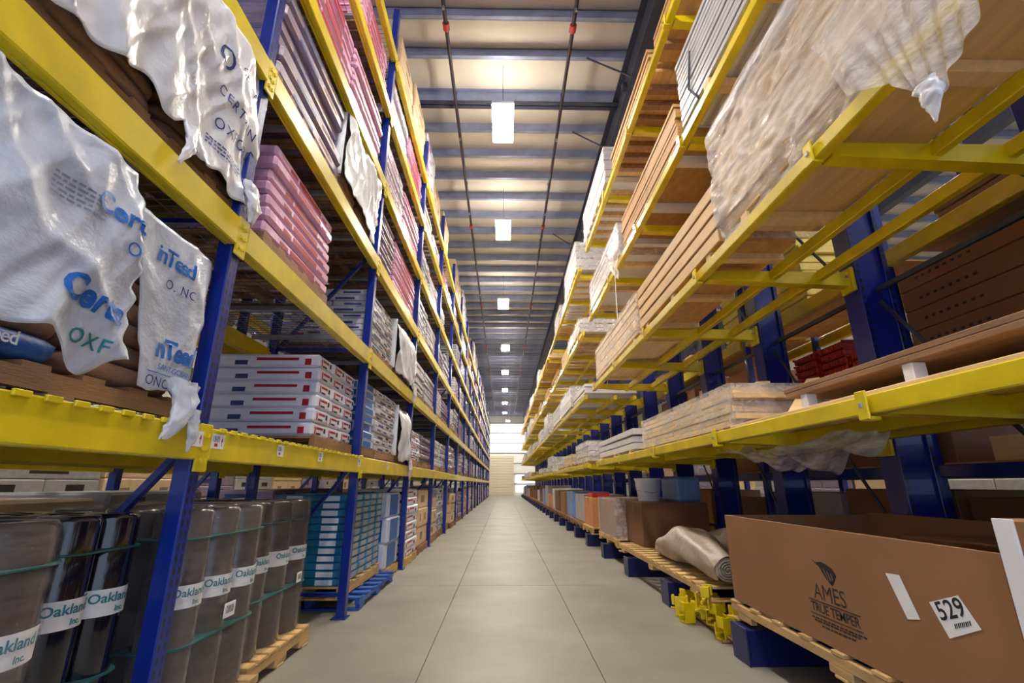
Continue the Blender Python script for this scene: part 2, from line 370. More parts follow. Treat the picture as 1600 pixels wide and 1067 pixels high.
# ------------------------------------------------------------------ left pallet racking
PY0 = 2.36; PITCH = 2.63; NB = 19
UPY = [PY0 + PITCH * (i - 1) for i in range(NB + 1)]       # UPY[1] = first upright in view
XF = -1.47; XB = -2.52
BEAM = [(1.31, 1.465), (2.44, 2.60), (3.55, 3.70), (4.60, 4.74), (5.65, 5.79), (6.55, 6.69)]
DECKZ = [b[1] + 0.012 for b in BEAM]
postm = MB().cbox(-0.04, 0.04, -0.042, 0.042, 0, 7.5, POST, 0.006).mesh('upright_post')
footm = MB().cbox(-0.08, 0.06, -0.075, 0.075, 0, 0.012, BLU, 0.003).mesh('foot_plate')
bl = PITCH - 0.085
def beam_mesh(h):
    b = MB(); b.cbox(-0.03, 0.02, -bl / 2, bl / 2, -h, 0, YEL, 0.007); b.cbox(-0.05, -0.03, -bl / 2, bl / 2, -h, -0.04, YEL, 0.004); return b.mesh('beam')
beamms = [beam_mesh(b[1] - b[0]) for b in BEAM]
cn = MB(); cn.cbox(-0.006, 0.006, -0.048, 0.048, -0.21, 0.015, YEL, 0.003)
for k in range(3):
    for s in (-0.02, 0.02): cn.cbox(0.006, 0.014, s - 0.008, s + 0.008, -0.17 + k * 0.06, -0.15 + k * 0.06, YEL, 0.002)
cn.cbox(-0.02, -0.006, 0.03, 0.046, -0.2, 0.0, YEL, 0.003)
connm = cn.mesh('beam_connector')
tabm = MB().cbox(0.012, 0.024, -0.03, 0.03, -0.016, 0.006, YEL, 0.003).mesh('deck_tab')
dk = MB(); ddep = XF - XB
for k in range(40):
    yy = -bl / 2 + 0.04 + k * (bl - 0.08) / 39; dk.box(-ddep + 0.02, 0.0, yy - 0.0025, yy + 0.0025, 0.004, 0.009, WIRE)
for k in range(11):
    xx = -ddep + 0.05 + k * (ddep - 0.1) / 10; dk.box(xx - 0.0025, xx + 0.0025, -bl / 2, bl / 2, 0, 0.004, WIRE)
deckm = dk.mesh('wire_deck')
chm = MB().box(-ddep + 0.04, -0.04, -0.02, 0.02, -0.035, 0.0, GALV).mesh('deck_channel')
def rack(name, label, xf, xb, n0, n1, decks, levels, front_only=False):
    t = thing(name, label, 'rack', (xf, UPY[n0], 0))
    O = Vector((xf, UPY[n0], 0))
    for i in range(n0, n1 + 1):
        for xx, nm in ((xf - 0.045, 1), (xb, 0)):
            p = place(postm, 'upright_post', t, Vector((xx, UPY[i], 0)) - O); place(footm, 'foot_plate', p, (0, 0, 0))
        z = 0.2; k = 0
        while z < 7.2:
            a = Vector((xf - 0.09, UPY[i], z)) - O; b = Vector((xb + 0.04, UPY[i], z)) - O
            if UPY[i] < 16:
                br = MB(); br.bar(a, b, 0.03, 0.04, BLU, (0, 1, 0)); br.obj('horizontal_brace', t)
                d2 = MB(); d2.bar((a if k % 2 else b), (b if k % 2 else a) + Vector((0, 0, 1.15)), 0.03, 0.04, BLU, (0, 1, 0)); d2.obj('diagonal_brace', t)
            z += 1.2; k += 1
    for i in range(n0, n1):
        yc = (UPY[i] + UPY[i + 1]) / 2
        for l in range(levels):
            zt = BEAM[l][1]
            b = place(beamms[l], 'beam', t, Vector((xf, yc, zt)) - O)
            for e in (UPY[i] - yc, ) + ((UPY[i + 1] - yc,) if i == n1 - 1 else ()): place(connm, 'beam_connector', b, (0.012, e, 0))
            if decks and l == 0 and i < 2:
                for k in range(24): place(tabm, 'deck_tab', b, (0.009, -1.2 + k * 0.105, 0))
            place(beamms[l], 'beam', t, Vector((xb - 0.045, yc, zt)) - O, (0, 0, math.pi))
            if decks:
                place(deckm, 'wire_deck', t, Vector((xf, yc, zt + 0.002)) - O)
                if UPY[i] < 14:
                    for q in (-0.8, 0, 0.8): place(chm, 'deck_channel', t, Vector((xf, yc + q, zt)) - O)
    return t
rk = rack('pallet_rack', 'yellow and blue pallet rack row lining the left of the aisle', XF, XB, 0, NB, True, 6)
rack('pallet_rack', 'yellow and blue pallet rack row standing behind the left one', -2.85, -3.9, 0, 9, False, 5)
# location labels on the first beams
for (yy, lv, s) in ((0.98, 0, 0.1), (2.28, 0, 0.055), (2.46, 0, 0.055), (3.16, 0, 0.045), (3.86, 0, 0.045), (4.9, 0, 0.04), (6.1, 0, 0.045)):
    lb = MB(); z = 1.405; lb.box(XF + 0.0205, XF + 0.0215, yy - s, yy + s, z - 0.036, z + 0.036, LABEL)
    for k in range(5):
        x0 = yy - s * 0.8 + k * s * 0.22; lb.box(XF + 0.0215, XF + 0.0220, x0, x0 + s * (0.06 + 0.05 * (k % 2)), z - 0.004, z + 0.026, INKN)
    lb.box(XF + 0.0215, XF + 0.0220, yy - s * 0.5, yy - s * 0.05, z - 0.026, z - 0.010, INKR)
    if s > 0.05:
        lb.add([(XF + 0.022, yy + s * .45, z), (XF + 0.022, yy + s * .75, z), (XF + 0.022, yy + s * .6, z + 0.025)], [(0, 1, 2)], INKR); lb.box(XF + 0.0215, XF + 0.022, yy + s * .56, yy + s * .64, z - 0.022, z, INKR)
    o = lb.obj('location_label', rk, Vector((0, 0, 0)) - Vector(rk.location))

# ------------------------------------------------------------------ pallets
def pallet_parts(L, W, H, m, n_deck=7, n_str=3):
    """boards of a pallet; L along y (stringers), W along x (deck boards). returns [(name, mesh, offset)]"""
    t = 0.02; out = []
    bw = min(0.1, L / n_deck * 0.75)
    bm_ = MB().cbox(-W / 2, W / 2, -bw / 2, bw / 2, 0, t, m, 0.003).mesh('deck_board')
    bb = MB().cbox(-W / 2, W / 2, -0.05, 0.05, 0, t * 0.8, m, 0.003).mesh('bottom_board')
    st = MB()
    y0 = -L / 2; hh = H - t * 1.8
    st.cbox(-0.022, 0.022, -L / 2, L / 2, hh * 0.45, hh, m, 0.003)
    for q in (-0.42, 0, 0.42): st.cbox(-0.022, 0.022, q * L - 0.09, q * L + 0.09, 0, hh * 0.45, m, 0.003)
    st = st.mesh('stringer')
    for k in range(n_deck): out.append(('deck_board', bm_, (0, -L / 2 + bw / 2 + k * (L - bw) / (n_deck - 1), H - t)))
    for k in range(n_str): out.append(('stringer', st, (-W / 2 + 0.025 + k * (W - 0.05) / (n_str - 1), 0, t * 0.8)))
    for q in (-1, 0, 1): out.append(('bottom_board', bb, (0, q * (L / 2 - 0.05), 0)))
    return out
def pallet(label, loc, L, W, H=0.13, m=PINE, n=7, rz=0):
    t = thing('wooden_pallet', label, 'pallet', loc, rz)
    for (n_, me, off) in pallet_parts(L, W, H, m, n): place(me, n_, t, off)
    return t
PALC = {}
def pallet_mesh(L, W, H, m):
    k = (round(L, 2), round(W, 2), H, m.name)
    if k not in PALC:
        b = MB()
        for q in range(6): y0 = -L / 2 + q * (L - 0.1) / 5; b.box(-W / 2, W / 2, y0, y0 + 0.1, H - 0.02, H, m)
        for q in range(3): x0 = -W / 2 + q * (W - 0.045) / 2; b.box(x0, x0 + 0.045, -L / 2, L / 2, 0.015, H - 0.02, m)
        for q in range(3): y0 = -L / 2 + q * (L - 0.1) / 2; b.box(-W / 2, W / 2, y0, y0 + 0.1, 0, 0.015, m)
        PALC[k] = b.mesh('pallet')
    return PALC[k]

# ------------------------------------------------------------------ unit loads for the left rack
BM = {}
def bundle_mesh(kind, l, wd, th, m):
    """wrapped bundle, length along y, soft edges, with its print as flat decals"""
    k = (kind, round(l, 3), round(wd, 3), round(th, 3))
    if k in BM: return BM[k]
    b = MB(); 
    n1, n2 = 12, 4; ed = min(0.022, th * (0.3 if kind in ('pink', 'violet') else 0.16))
    b.cbox(-wd / 2, wd / 2, -l / 2, l / 2, 0.0015, th - 0.0015, m, ed)
    e = 0.0012
    def dx(y0, y1, z0, z1, mm):   # decals on both long sides
        for s in (1, -1): b.box(*sorted((s * wd / 2, s * (wd / 2 + e))), y0, y1, z0, z1, mm)
    def dy(x0, x1, z0, z1, mm):   # decals on both ends
        for s in (1, -1): b.box(x0, x1, *sorted((s * l / 2, s * (l / 2 + e))), z0, z1, mm)
    h = th - 2 * ed; z0 = ed
    if kind == 'pink':
        dx(-0.16 * l, 0.24 * l, z0, z0 + h * .8, INKR); dx(-0.3 * l, -0.19 * l, z0 + h * .1, z0 + h * .6, INKR); dx(0.27 * l, 0.36 * l, z0, z0 + h * .35, INKR)
        dy(-0.3 * wd, 0.2 * wd, z0, z0 + h * .5, INKR)
    elif kind == 'white':
        dy(-0.36 * wd, -0.29 * wd, z0, z0 + h * .8, INKR); dy(-0.24 * wd, 0.2 * wd, z0 + h * .55, z0 + h * .8, INKR); dy(-0.24 * wd, 0.05 * wd, z0, z0 + h * .2, INKD); dy(0.26 * wd, 0.38 * wd, z0 + h * .3, z0 + h * .8, INKD)
        dx(-0.3 * l, 0.1 * l, z0 + h * .5, z0 + h * .8, INKR); dx(0.18 * l, 0.3 * l, z0, z0 + h * .5, INKN)
        dx(-0.42 * l, -0.36 * l, z0, z0 + h * .7, INKR)
    elif kind == 'grey':
        dx(-0.3 * l, -0.05 * l, z0, z0 + h * .5, INKN); dx(0.1 * l, 0.25 * l, z0 + h * .3, z0 + h * .8, INKD); dy(-0.2 * wd, 0.25 * wd, z0 + h * .2, z0 + h * .6, INKN)
        dx(0.3 * l, 0.4 * l, z0, z0 + h * .4, INKR)
    elif kind == 'blue':
        dx(-0.32 * l, 0.3 * l, z0, z0 + h, INKB); dy(-0.25 * wd, 0.3 * wd, z0, z0 + h, INKB); dy(-0.1 * wd, 0.1 * wd, z0 + h * .25, z0 + h * .75 + e, INKW)
    elif kind == 'violet':
        dx(-0.3 * l, 0.0, z0, z0 + h * .4, INKN); dx(0.1 * l, 0.35 * l, z0 + h * .4, z0 + h * .8, SACK)
    elif kind == 'teal':
        dy(-0.15 * wd, 0.3 * wd, z0, z0 + h, INKW); dy(-0.4 * wd, -0.3 * wd, z0, z0 + h * .5, INKT); dx(-0.3 * l, 0.3 * l, z0, z0 + h, BR)
    elif kind == 'tan': dx(-0.1 * l, 0.2 * l, z0 + h * .4, z0 + h * .7, SACK)
    BM[k] = b.mesh('bundle'); return BM[k]
KM = dict(pink=BP, white=BW, grey=BG, blue=BB, violet=BV, tan=BT, brick=BR, teal=TEAL, pale=SACKW)
KW = dict(pink='pink shingle bundles', white='white shingle bundles', grey='grey shingle bundles', blue='blue and white bags',
          violet='brownish shingle bundles', tan='tan cartons', brick='small grey packs', teal='teal-wrapped packs', pale='pale sacks')
LOADN = [0]
def unit_load(kind, x_face, y0, y1, z, layers, th, label, mode='y', depth=0.92, ph=0.12, tilt=0, jit=0.012, pm_=DIRTW, wrapped=False, across=2, name='palletised_bundles', rows=1):
    """goods stacked on a pallet; x_face = aisle-side face; side=-1 for goods left of the aisle"""
    L = y1 - y0; t = thing(name, label, 'pallet load', (x_face - depth / 2, (y0 + y1) / 2, z), tilt)
    place(pallet_mesh(L, depth + 0.04, ph, pm_), 'pallet', t)
    m = KM[kind]
    rr = random.Random(int(y0 * 50) + int(z * 10) * 131)
    for i in range(layers):
        zz = ph + i * th
        ox = rr.uniform(-jit, jit); oy = rr.uniform(-jit, jit)
        ax = (mode == 'x') or (mode == 'alt' and i % 2)
        if ax:
            n = 3; me = bundle_mesh(kind, depth * 0.99, L / n * 0.985, th, m)
            for k in range(n): place(me, 'bundle', t, (ox + rr.uniform(-jit, jit), -L / 2 + L / n * (k + .5) + oy, zz), (0, 0, math.pi / 2 + rr.uniform(-.01, .01)))
        else:
            n = across
            for q in range(rows):
                l = L / rows; me = bundle_mesh(kind, l * 0.985, depth / n * 0.985, th, m)
                for k in range(n): place(me, 'bundle', t, (depth / 2 - depth / n * (k + .5) + ox + rr.uniform(-jit, jit), -L / 2 + l * (q + .5) + oy, zz), (0, 0, rr.uniform(-.01, .01)))
    if wrapped:
        H = layers * th
        place(shell_mesh(depth + 0.05, L + 0.05, H + 0.02, 0.06, WRAP), 'stretch_wrap', t, (0, 0, ph - 0.02))
    return t
def shell_mesh(wx, wy, h, r, m, n=6):
    """rounded rectangular sleeve with a top"""
    b = MB(); ring = []
    for (cx, cy, a0) in ((wx / 2 - r, wy / 2 - r, 0), (-wx / 2 + r, wy / 2 - r, 90), (-wx / 2 + r, -wy / 2 + r, 180), (wx / 2 - r, -wy / 2 + r, 270)):
        for k in range(n + 1):
            a = math.radians(a0 + 90 * k / n); ring.append((cx + r * math.cos(a), cy + r * math.sin(a)))
    N_ = len(ring); vs = []; nz_ = 8
    for j in range(nz_ + 1):
        for (x, y) in ring:
            q = noise.noise(Vector((x * 3, y * 3, j * .6))) * 0.008; vs.append((x * (1 + q), y * (1 + q), h * j / nz_))
    b.add(vs, [(j * N_ + i, j * N_ + (i + 1) % N_, (j + 1) * N_ + (i + 1) % N_, (j + 1) * N_ + i) for j in range(nz_) for i in range(N_)], m, True)
    b.add(vs[-N_:], [tuple(range(N_))], m)
    return b.mesh('wrap')
FAR = {}
def far_mesh(kind, var, L, depth, H):
    k = (kind, var, round(L, 1), round(H, 1))
    if k in FAR: return FAR[k]
    b = MB(); rr = random.Random(var * 31 + len(kind)); n = 7 if kind != 'tan' else 3; th = H / n; m = KM[kind]
    ink = dict(pink=INKR, white=INKR, grey=INKN, blue=INKB, violet=INKN, tan=SACK, brick=INKD, teal=INKB, pale=INKN)[kind]
    for i in range(n):
        ox = rr.uniform(-.015, .015); ny = 2 if i % 2 else 1
        for q in range(ny):
            y0 = -L / 2 + q * L / ny; y1 = y0 + L / ny - 0.01
            b.cbox(-depth / 2 + ox, depth / 2 + ox, y0, y1, i * th, (i + 1) * th - 0.003, m, 0.02)
            a = y0 + (y1 - y0) * rr.uniform(.15, .4); e = a + (y1 - y0) * rr.uniform(.15, .35)
            b.box(depth / 2 + ox, depth / 2 + ox + 0.001, a, e, (i + .3) * th, (i + .7) * th, ink)
            b.box(-.2 + ox, .15 + ox, y0 - 0.001, y0, (i + .3) * th, (i + .65) * th, ink) if q == 0 else None
    FAR[k] = b.mesh('bundle_stack'); return FAR[k]
def far_load(kind, x_face, y0, y1, z, H, label, depth=0.92, ph=0.12):
    L = y1 - y0; t = thing('palletised_bundles', label, 'pallet load', (x_face - depth / 2, (y0 + y1) / 2, z))
    place(pallet_mesh(L, depth + 0.04, ph, DIRTW), 'pallet', t)
    place(far_mesh(kind, R.randrange(3), L, depth, H), 'bundle_stack', t, (0, 0, ph)); return t
LEV = ['floor', 'lowest beam level', 'second beam level', 'third beam level', 'fourth beam level', 'fifth beam level', 'top beam level']
XS = -1.53
# --- nearest bays, as the photo shows them
unit_load('white', XS - .03, 3.93, 4.9, DECKZ[0], 6, 0.115, 'white-wrapped shingle stack with thin red lines behind the lowest yellow beam', 'x', 0.9, 0.1, jit=0.008)
unit_load('pink', XS, 2.66, 3.76, DECKZ[1], 7, 0.097, 'pink-wrapped shingle stack with red blocks on the second beam level', 'y', 0.9, 0.11, jit=0.014)
unit_load('violet', XS, 2.48, 3.68, DECKZ[2], 6, 0.12, 'brown and violet shingle stack beside the white plastic cover, third beam level', 'y', 0.9, 0.11, jit=0.02)
unit_load('pink', XS, 2.6, 3.76, DECKZ[3], 7, 0.09, 'pink-wrapped shingle stack, nearest one on the fourth beam level', 'y', 0.9, 0.1)
unit_load('pink', XS, 3.8, 4.88, DECKZ[3], 8, 0.085, 'pink-wrapped shingle stack with red blocks next to the second upright, fourth beam level', 'y', 0.9, 0.1)
unit_load('pink', XS, 3.75, 4.86, DECKZ[4], 7, 0.085, 'pink-wrapped shingle stack, nearest one on the fifth beam level', 'y', 0.9, 0.1)
unit_load('blue', XS, 5.1, 5.62, DECKZ[0], 8, 0.09, 'narrow stack of blue and white bags beside the second upright', 'y', 0.7, 0.1)
unit_load('grey', XS, 5.66, 6.66, DECKZ[0], 10, 0.072, 'grey shingle stack next to the blue and white bags', 'alt', 0.9, 0.1)
unit_load('grey', XS, 5.06, 6.2, DECKZ[1], 9, 0.072, 'grey shingle stack past the pink one on the second beam level', 'alt', 0.9, 0.1)
unit_load('violet', XS, 5.06, 5.9, DECKZ[2], 9, 0.075, 'brownish shingle stack below the narrow pink one, third beam level', 'alt', 0.9, 0.1)
unit_load('pink', XS, 6.0, 7.45, DECKZ[2], 8, 0.085, 'long pink-wrapped shingle stack on the third beam level', 'y', 0.9, 0.1)
unit_load('white', XS, 5.1, 6.2, DECKZ[3], 9, 0.075, 'white-wrapped shingle stack past the pink ones, fourth beam level', 'alt', 0.9, 0.1)
unit_load('pink', XS, 6.3, 7.5, DECKZ[3], 9, 0.075, 'pink-wrapped shingle stack in front of the third upright, fourth beam level', 'y', 0.9, 0.1)
unit_load('white', XS, 5.1, 6.2, DECKZ[4], 8, 0.08, 'white-wrapped shingle stack past the pink one, fifth beam level', 'alt', 0.9, 0.1)
unit_load('pink', XS, 6.3, 7.5, DECKZ[4], 8, 0.08, 'pink-wrapped shingle stack in front of the third upright, fifth beam level', 'y', 0.9, 0.1)
unit_load('tan', XS, 5.35, 6.3, DECKZ[5], 3, 0.24, 'tan carton stack at the top of the rack, nearest the camera', 'y', 0.9, 0.12, name='palletised_cartons')
unit_load('tan', XS, 6.45, 7.5, DECKZ[5], 4, 0.24, 'tall tan carton stack at the top of the rack before the third upright', 'y', 0.9, 0.12, name='palletised_cartons')
for l, kinds in enumerate([('grey', 'white', 'violet', 'pale', 'blue'), ('grey', 'violet', 'white', 'pale'), ('white', 'grey', 'pale', 'violet', 'grey', 'pink'), ('white', 'pink', 'grey', 'pale'), ('white', 'tan', 'pale', 'grey', 'pink'), ('tan', 'pale', 'white', 'tan')]):
    cnt = 0
    for b in range(3, NB):
        for h in (0, 1):
            if R.random() < (0.06 if b < 7 else 0.14): continue
            kind = kinds[(b * 2 + h + R.randrange(2)) % len(kinds)]
            y0 = UPY[b] + 0.12 + h * 1.25; y1 = y0 + R.uniform(1.0, 1.16)
            gap = (BEAM[l + 1][0] - DECKZ[l] - 0.2) if l < 5 else 1.2
            H = gap * R.uniform(.7, .9)
            lab = '%s, left rack %s, %s half of %s bay' % (KW[kind], LEV[l + 1], ('near', 'far')[h], ORD[b])
            if b < 5 and l < 5: unit_load(kind, XS, y0, y1, DECKZ[l], max(3, int(H / .08)), 0.08, lab, 'alt', 0.9, 0.1)
            else: far_load(kind, XS + R.uniform(-.03, .05), y0, y1, DECKZ[l], H, lab)
# goods added in the rack row behind to block light
for l in range(5):
    for b in range(0, 5):
        for h in (0, 1):
            if R.random() < .25: continue
            y0 = UPY[b] + 0.12 + h * 1.25; kind = R.choice(['tan', 'violet', 'grey'])
            H = (BEAM[l + 1][0] - DECKZ[l] - 0.2 if l < 5 else 1) * R.uniform(.6, .85)
            far_load(kind, -2.93, y0, y0 + 1.1, DECKZ[l] - .012, H, 'added light-blocking %s, rear left row, %s, %s half of %s bay' % (KW[kind], LEV[l + 1], ('near', 'far')[h], ORD[b]), 0.85)

for b in range(0, 9):  # floor goods added to close off light from the left wall
    for h in (0, 1):
        y0 = UPY[b] + 0.12 + h * 1.25; kind = ('violet', 'tan', 'brick')[(b + h) % 3]
        far_load(kind, -2.93, y0, y0 + 1.15, 0, R.uniform(.85, 1.1), 'added light-blocking %s on the floor, rear left row, %s half of %s bay' % (KW[kind], ('near', 'far')[h], ORD[b]), 0.85)

for k in range(14):  # piles added beyond the next aisles so the gaps look dark
    kind = ('violet', 'brick', 'tan')[k % 3]
    far_load(kind, -7.6, -2 + k * 2.3, -2 + k * 2.3 + 2.2, 0, R.uniform(1.7, 2.3), 'added gap-darkening %s standing beyond the next aisle at left, %s from the camera' % (KW[kind], ORD[k]), 1.0)
    far_load(kind, 9.4, -2 + k * 2.3, -2 + k * 2.3 + 2.2, 0, R.uniform(1.7, 2.3), 'added gap-darkening %s standing beyond the next aisle at right, %s from the camera' % (KW[kind], ORD[k]), 1.0)

# ------------------------------------------------------------------ sacks under torn plastic hoods
def sack_mesh(lx, ly, lz, m, seed=0):
    b = MB(); n = 8
    def f(u, v):
        a = 2 * math.pi * u; p = math.pi * (v - .5)
        def sg(x, e): return math.copysign(abs(x) ** e, x)
        x = sg(math.cos(p), .35) * sg(math.cos(a), .35); y = sg(math.cos(p), .35) * sg(math.sin(a), .35); z = sg(math.sin(p), .6)
        q = 1 + 0.05 * noise.noise(Vector((x * 2 + seed, y * 2, z * 2)))
        return (x * lx / 2 * q, y * ly / 2 * q, lz / 2 + z * lz / 2 * q)
    b.grid(f, 24, 10, m); return b.mesh('sack')
def fr(x, y, z, s=1): return noise.noise(Vector((x, y, z)) * s)
def ridge(y, z, s, seed): return (1 - abs(noise.noise(Vector((y * s, z * s * .45, seed)))) * 2) ** 2
def hooded(label, x_face, y0, y1, z, H, print_, depth=0.95, seed=0, rip=None, blue_sacks=True):
    t = thing('hooded_sack_pallet', label, 'pallet load', (x_face - depth / 2, (y0 + y1) / 2, z)); T = Vector(t.location); L = y1 - y0
    place(pallet_mesh(L, depth, 0.1, DIRTW), 'pallet', t)
    nl = int((H - .1) / 0.085); sA = sack_mesh(0.44, L / 2 * .98, 0.095, SACK, seed); sB = sack_mesh(0.44, L / 2 * .98, 0.095, SACKB, seed)
    for i in range(nl):
        for q in range(2):
            for k in range(2):
                me = sB if (blue_sacks and i in (0, 2) and q == 0) else sA
                place(me, 'sack', t, (depth / 2 - 0.23 - k * .46 + R.uniform(-.02, .01), -L / 4 + q * L / 2, 0.1 + i * 0.085), (0, 0, R.uniform(-.03, .03)))
    return t, T
def crumple(y, z, seed, a=1.0):
    return a * (0.030 * fr(y * 2.2, z * 1.6, seed) + 0.026 * ridge(y, z, 3.0, seed + 5) + 0.022 * ridge(y + .6 * z, z * .6 - .3 * y, 4.5, seed + 2) + 0.005 * fr(y * 11, z * 7, seed + 9) + 0.010 * ridge(y - .5 * z, z * .5 + y * .3, 8, seed + 4))
# lower hood: rip down the middle of its face
H1Y0, H1Y1 = 1.02, 2.24; Z1 = DECKZ[0]
t1, T1 = hooded('torn white plastic hood over stacked sacks, blue lettering, beside the first blue upright', -1.52, H1Y0, H1Y1, Z1, 0.82, True, seed=1)
def hoodL(y, z):   # left flap face
    k = max(0, min(1, (y - .85) / 0.75)); bul = 0.05 + 0.05 * math.sin(math.pi * min(1, max(0, (z - 1.55) / .75))) * k
    return -1.50 + bul + crumple(y, z, 3.1, 1.0)
def hoodR(y, z):
    e = max(0, (y - 2.16) / .1)
    return -1.495 + crumple(y, z, 8.7, .55) - 0.04 * e * e
ZT = Z1 + 0.86
def botL(y):
    u = (y - 1.0) / 0.84
    return 1.66 - 0.02 * u + 0.05 * fr(y * 6, 0, 2) - 0.075 * math.exp(-((y - 1.56) / .1) ** 2)
def flap(fx, ya, yb, bot, zt, depth_top, nu, nv, name, parent, T, m=HOOD, edge_r=None):
    def f(u, v):
        yv = min(1, v / .72); yb_ = (yb if not isinstance(yb, tuple) else yb[0] + (yb[1] - yb[0]) * yv) + (0.03 * fr(v * 7, 1.3, 2) + 0.02 * fr(v * 19, 0, 6)); ya_ = (ya if not isinstance(ya, tuple) else ya[0] + (ya[1] - ya[0]) * yv) + 0.02 * fr(v * 8, 5, 3)
        y = ya_ + (yb_ - ya_) * u
        zb = bot(y)
        if v < 0.72:
            z = zb + (zt - zb) * (v / 0.72); return (fx(y, z) - T.x, y - T.y, z - T.z)
        k = (v - 0.72) / 0.28; x = fx(y, zt) - depth_top * k; z = zt + 0.02 * math.sin(math.pi * k) + 0.012 * fr(y * 6, k * 5, 4)
        return (x - T.x, y - T.y, z - T.z)
    b = MB(); b.grid(f, nu, nv, m); return solid(b.obj(name, parent), 0.003)
pl = flap(hoodL, 0.9, (1.71, 1.60), botL, ZT + .02, 0.9, 56, 60, 'plastic_hood', t1, T1)
botR = lambda y: 1.58 + 0.03 * fr(y * 12, 0, 6) + 0.08 * max(0, (y - 2.05) / .2)
pr = flap(hoodR, (1.90, 1.70), 2.26, botR, ZT - .05, 0.9, 36, 60, 'plastic_hood', t1, T1)
# far end of the hood and the twisted tail hanging over the beam
b = MB(); b.grid(lambda u, v: (-1.53 - 0.9 * u - T1.x, 2.262 + 0.02 * fr(u * 6, v * 4, 2) - T1.y, 1.64 + (ZT - .05 - 1.64) * v - T1.z), 16, 16, HOOD); solid(b.obj('plastic_hood', t1), .003)
def tail(pts, rad, parent, T, m=HOOD, seed=0):
    b = MB(); n = 12; k = 18
    P = [Vector(p) for p in pts]
    def at(t):
        t *= len(P) - 1; i = min(int(t), len(P) - 2); return P[i].lerp(P[i + 1], t - i)
    def f(u, v):
        c = at(v); a = 2 * math.pi * u; i = v * (len(rad) - 1); j = min(int(i), len(rad) - 2); r = rad[j] + (rad[j + 1] - rad[j]) * (i - j)
        q = 1 + .45 * fr(math.cos(a) * 2, math.sin(a) * 2, v * 7 + seed)
        return (c.x + r * .35 * math.cos(a) * q - T.x, c.y + r * math.sin(a) * q - T.y, c.z + .015 * fr(a, v * 4, seed) - T.z)
    b.grid(f, 20, 26, m); return b.obj('plastic_tail', parent)
tail([(-1.45, 2.12, 1.64), (-1.425, 2.13, 1.53), (-1.415, 2.08, 1.45), (-1.42, 2.02, 1.38)], [.10, .07, .055, .02], t1, T1, seed=3)
tail([(-1.43, 2.2, 1.53), (-1.415, 2.2, 1.42), (-1.42, 2.19, 1.34)], [.04, .035, .01], t1, T1, seed=8)
def on_hood(fx, yc, zc, T, off=0.006, rot=0.0, bend=0.0):
    ca, sa = math.cos(rot), math.sin(rot)
    def g(x, y):
        Y = yc + x * ca - y * sa; Z = zc + x * sa + y * ca + bend * x * x
        return (fx(Y, Z) + off - T.x, Y - T.y, Z - T.z)
    return g
def lettering(body, size, m, fn, parent, **k): return place(text_mesh(body, size, m, fn, **k), 'lettering', parent)
lettering('Cert', 0.105, INKB, on_hood(hoodL, 1.525, 2.14, T1, rot=-.06), t1, bold=.003, sub=2)
lettering('inTeed', 0.105, INKB, on_hood(hoodR, 1.96, 2.15, T1, rot=-.02), t1, spacing=.75, bold=.002, sub=2)
lettering('Certa', 0.115, INKB, on_hood(hoodL, 1.52, 1.80, T1, rot=-.12), t1, bold=.004, sub=2)
lettering('nTeed', 0.118, INKB, on_hood(hoodR, 2.08, 1.76, T1, rot=.03), t1, spacing=.85, bold=.004, sub=2)
lettering('SAINT-GOBAIN', 0.036, INKB, on_hood(hoodR, 2.09, 1.68, T1), t1, spacing=.9, sub=1)
lettering('OXF', 0.07, INKT, on_hood(hoodL, 1.56, 1.665, T1, rot=-.08), t1, spacing=1.2, bold=.001, sub=2)
lettering('ONC', 0.06, INKN, on_hood(hoodR, 2.0, 1.615, T1), t1, spacing=1.1, sub=1)
lettering('O. NC.', 0.06, INKN, on_hood(hoodR, 2.02, 2.04, T1), t1, spacing=1.1, sub=1)
lettering('O', 0.075, INKB, on_hood(hoodL, 1.60, 2.03, T1), t1, sub=1)
def small_print(parent, T, fx, yc, zc, w_, n, gap, h_, m):
    for r_ in range(n):
        q = MB(); y_ = yc - w_ / 2; k = r_
        while y_ < yc + w_ / 2:
            l_ = (.016, .026, .012, .02, .03)[k % 5]; z_ = zc - r_ * gap
            q.add([(fx(a_, b_) + .005 - T.x, a_ - T.y, b_ - T.z) for a_, b_ in ((y_, z_), (y_ + l_, z_), (y_ + l_, z_ + h_), (y_, z_ + h_))], [(0, 1, 2, 3)], m); y_ += l_ + .007; k += 1
        q.obj('small_print', parent)
small_print(t1, T1, hoodL, 1.37, 2.14, .18, 5, .017, .008, INKG)
MB().grid(lambda u, v: (hoodR(1.93 + .3 * u, 1.655) + .004 - T1.x, 1.93 + .3 * u - T1.y, 1.652 + .004 * v - T1.z), 16, 1, INKB).obj('printed_line', t1)
place(text_mesh('Certainteed', 0.06, INKW, lambda x, y: (-1.515 + .035 - T1.x, 1.37 + x - T1.y - .1, Z1 + .145 + y - T1.z), spacing=.9, bold=.001), 'lettering', t1)
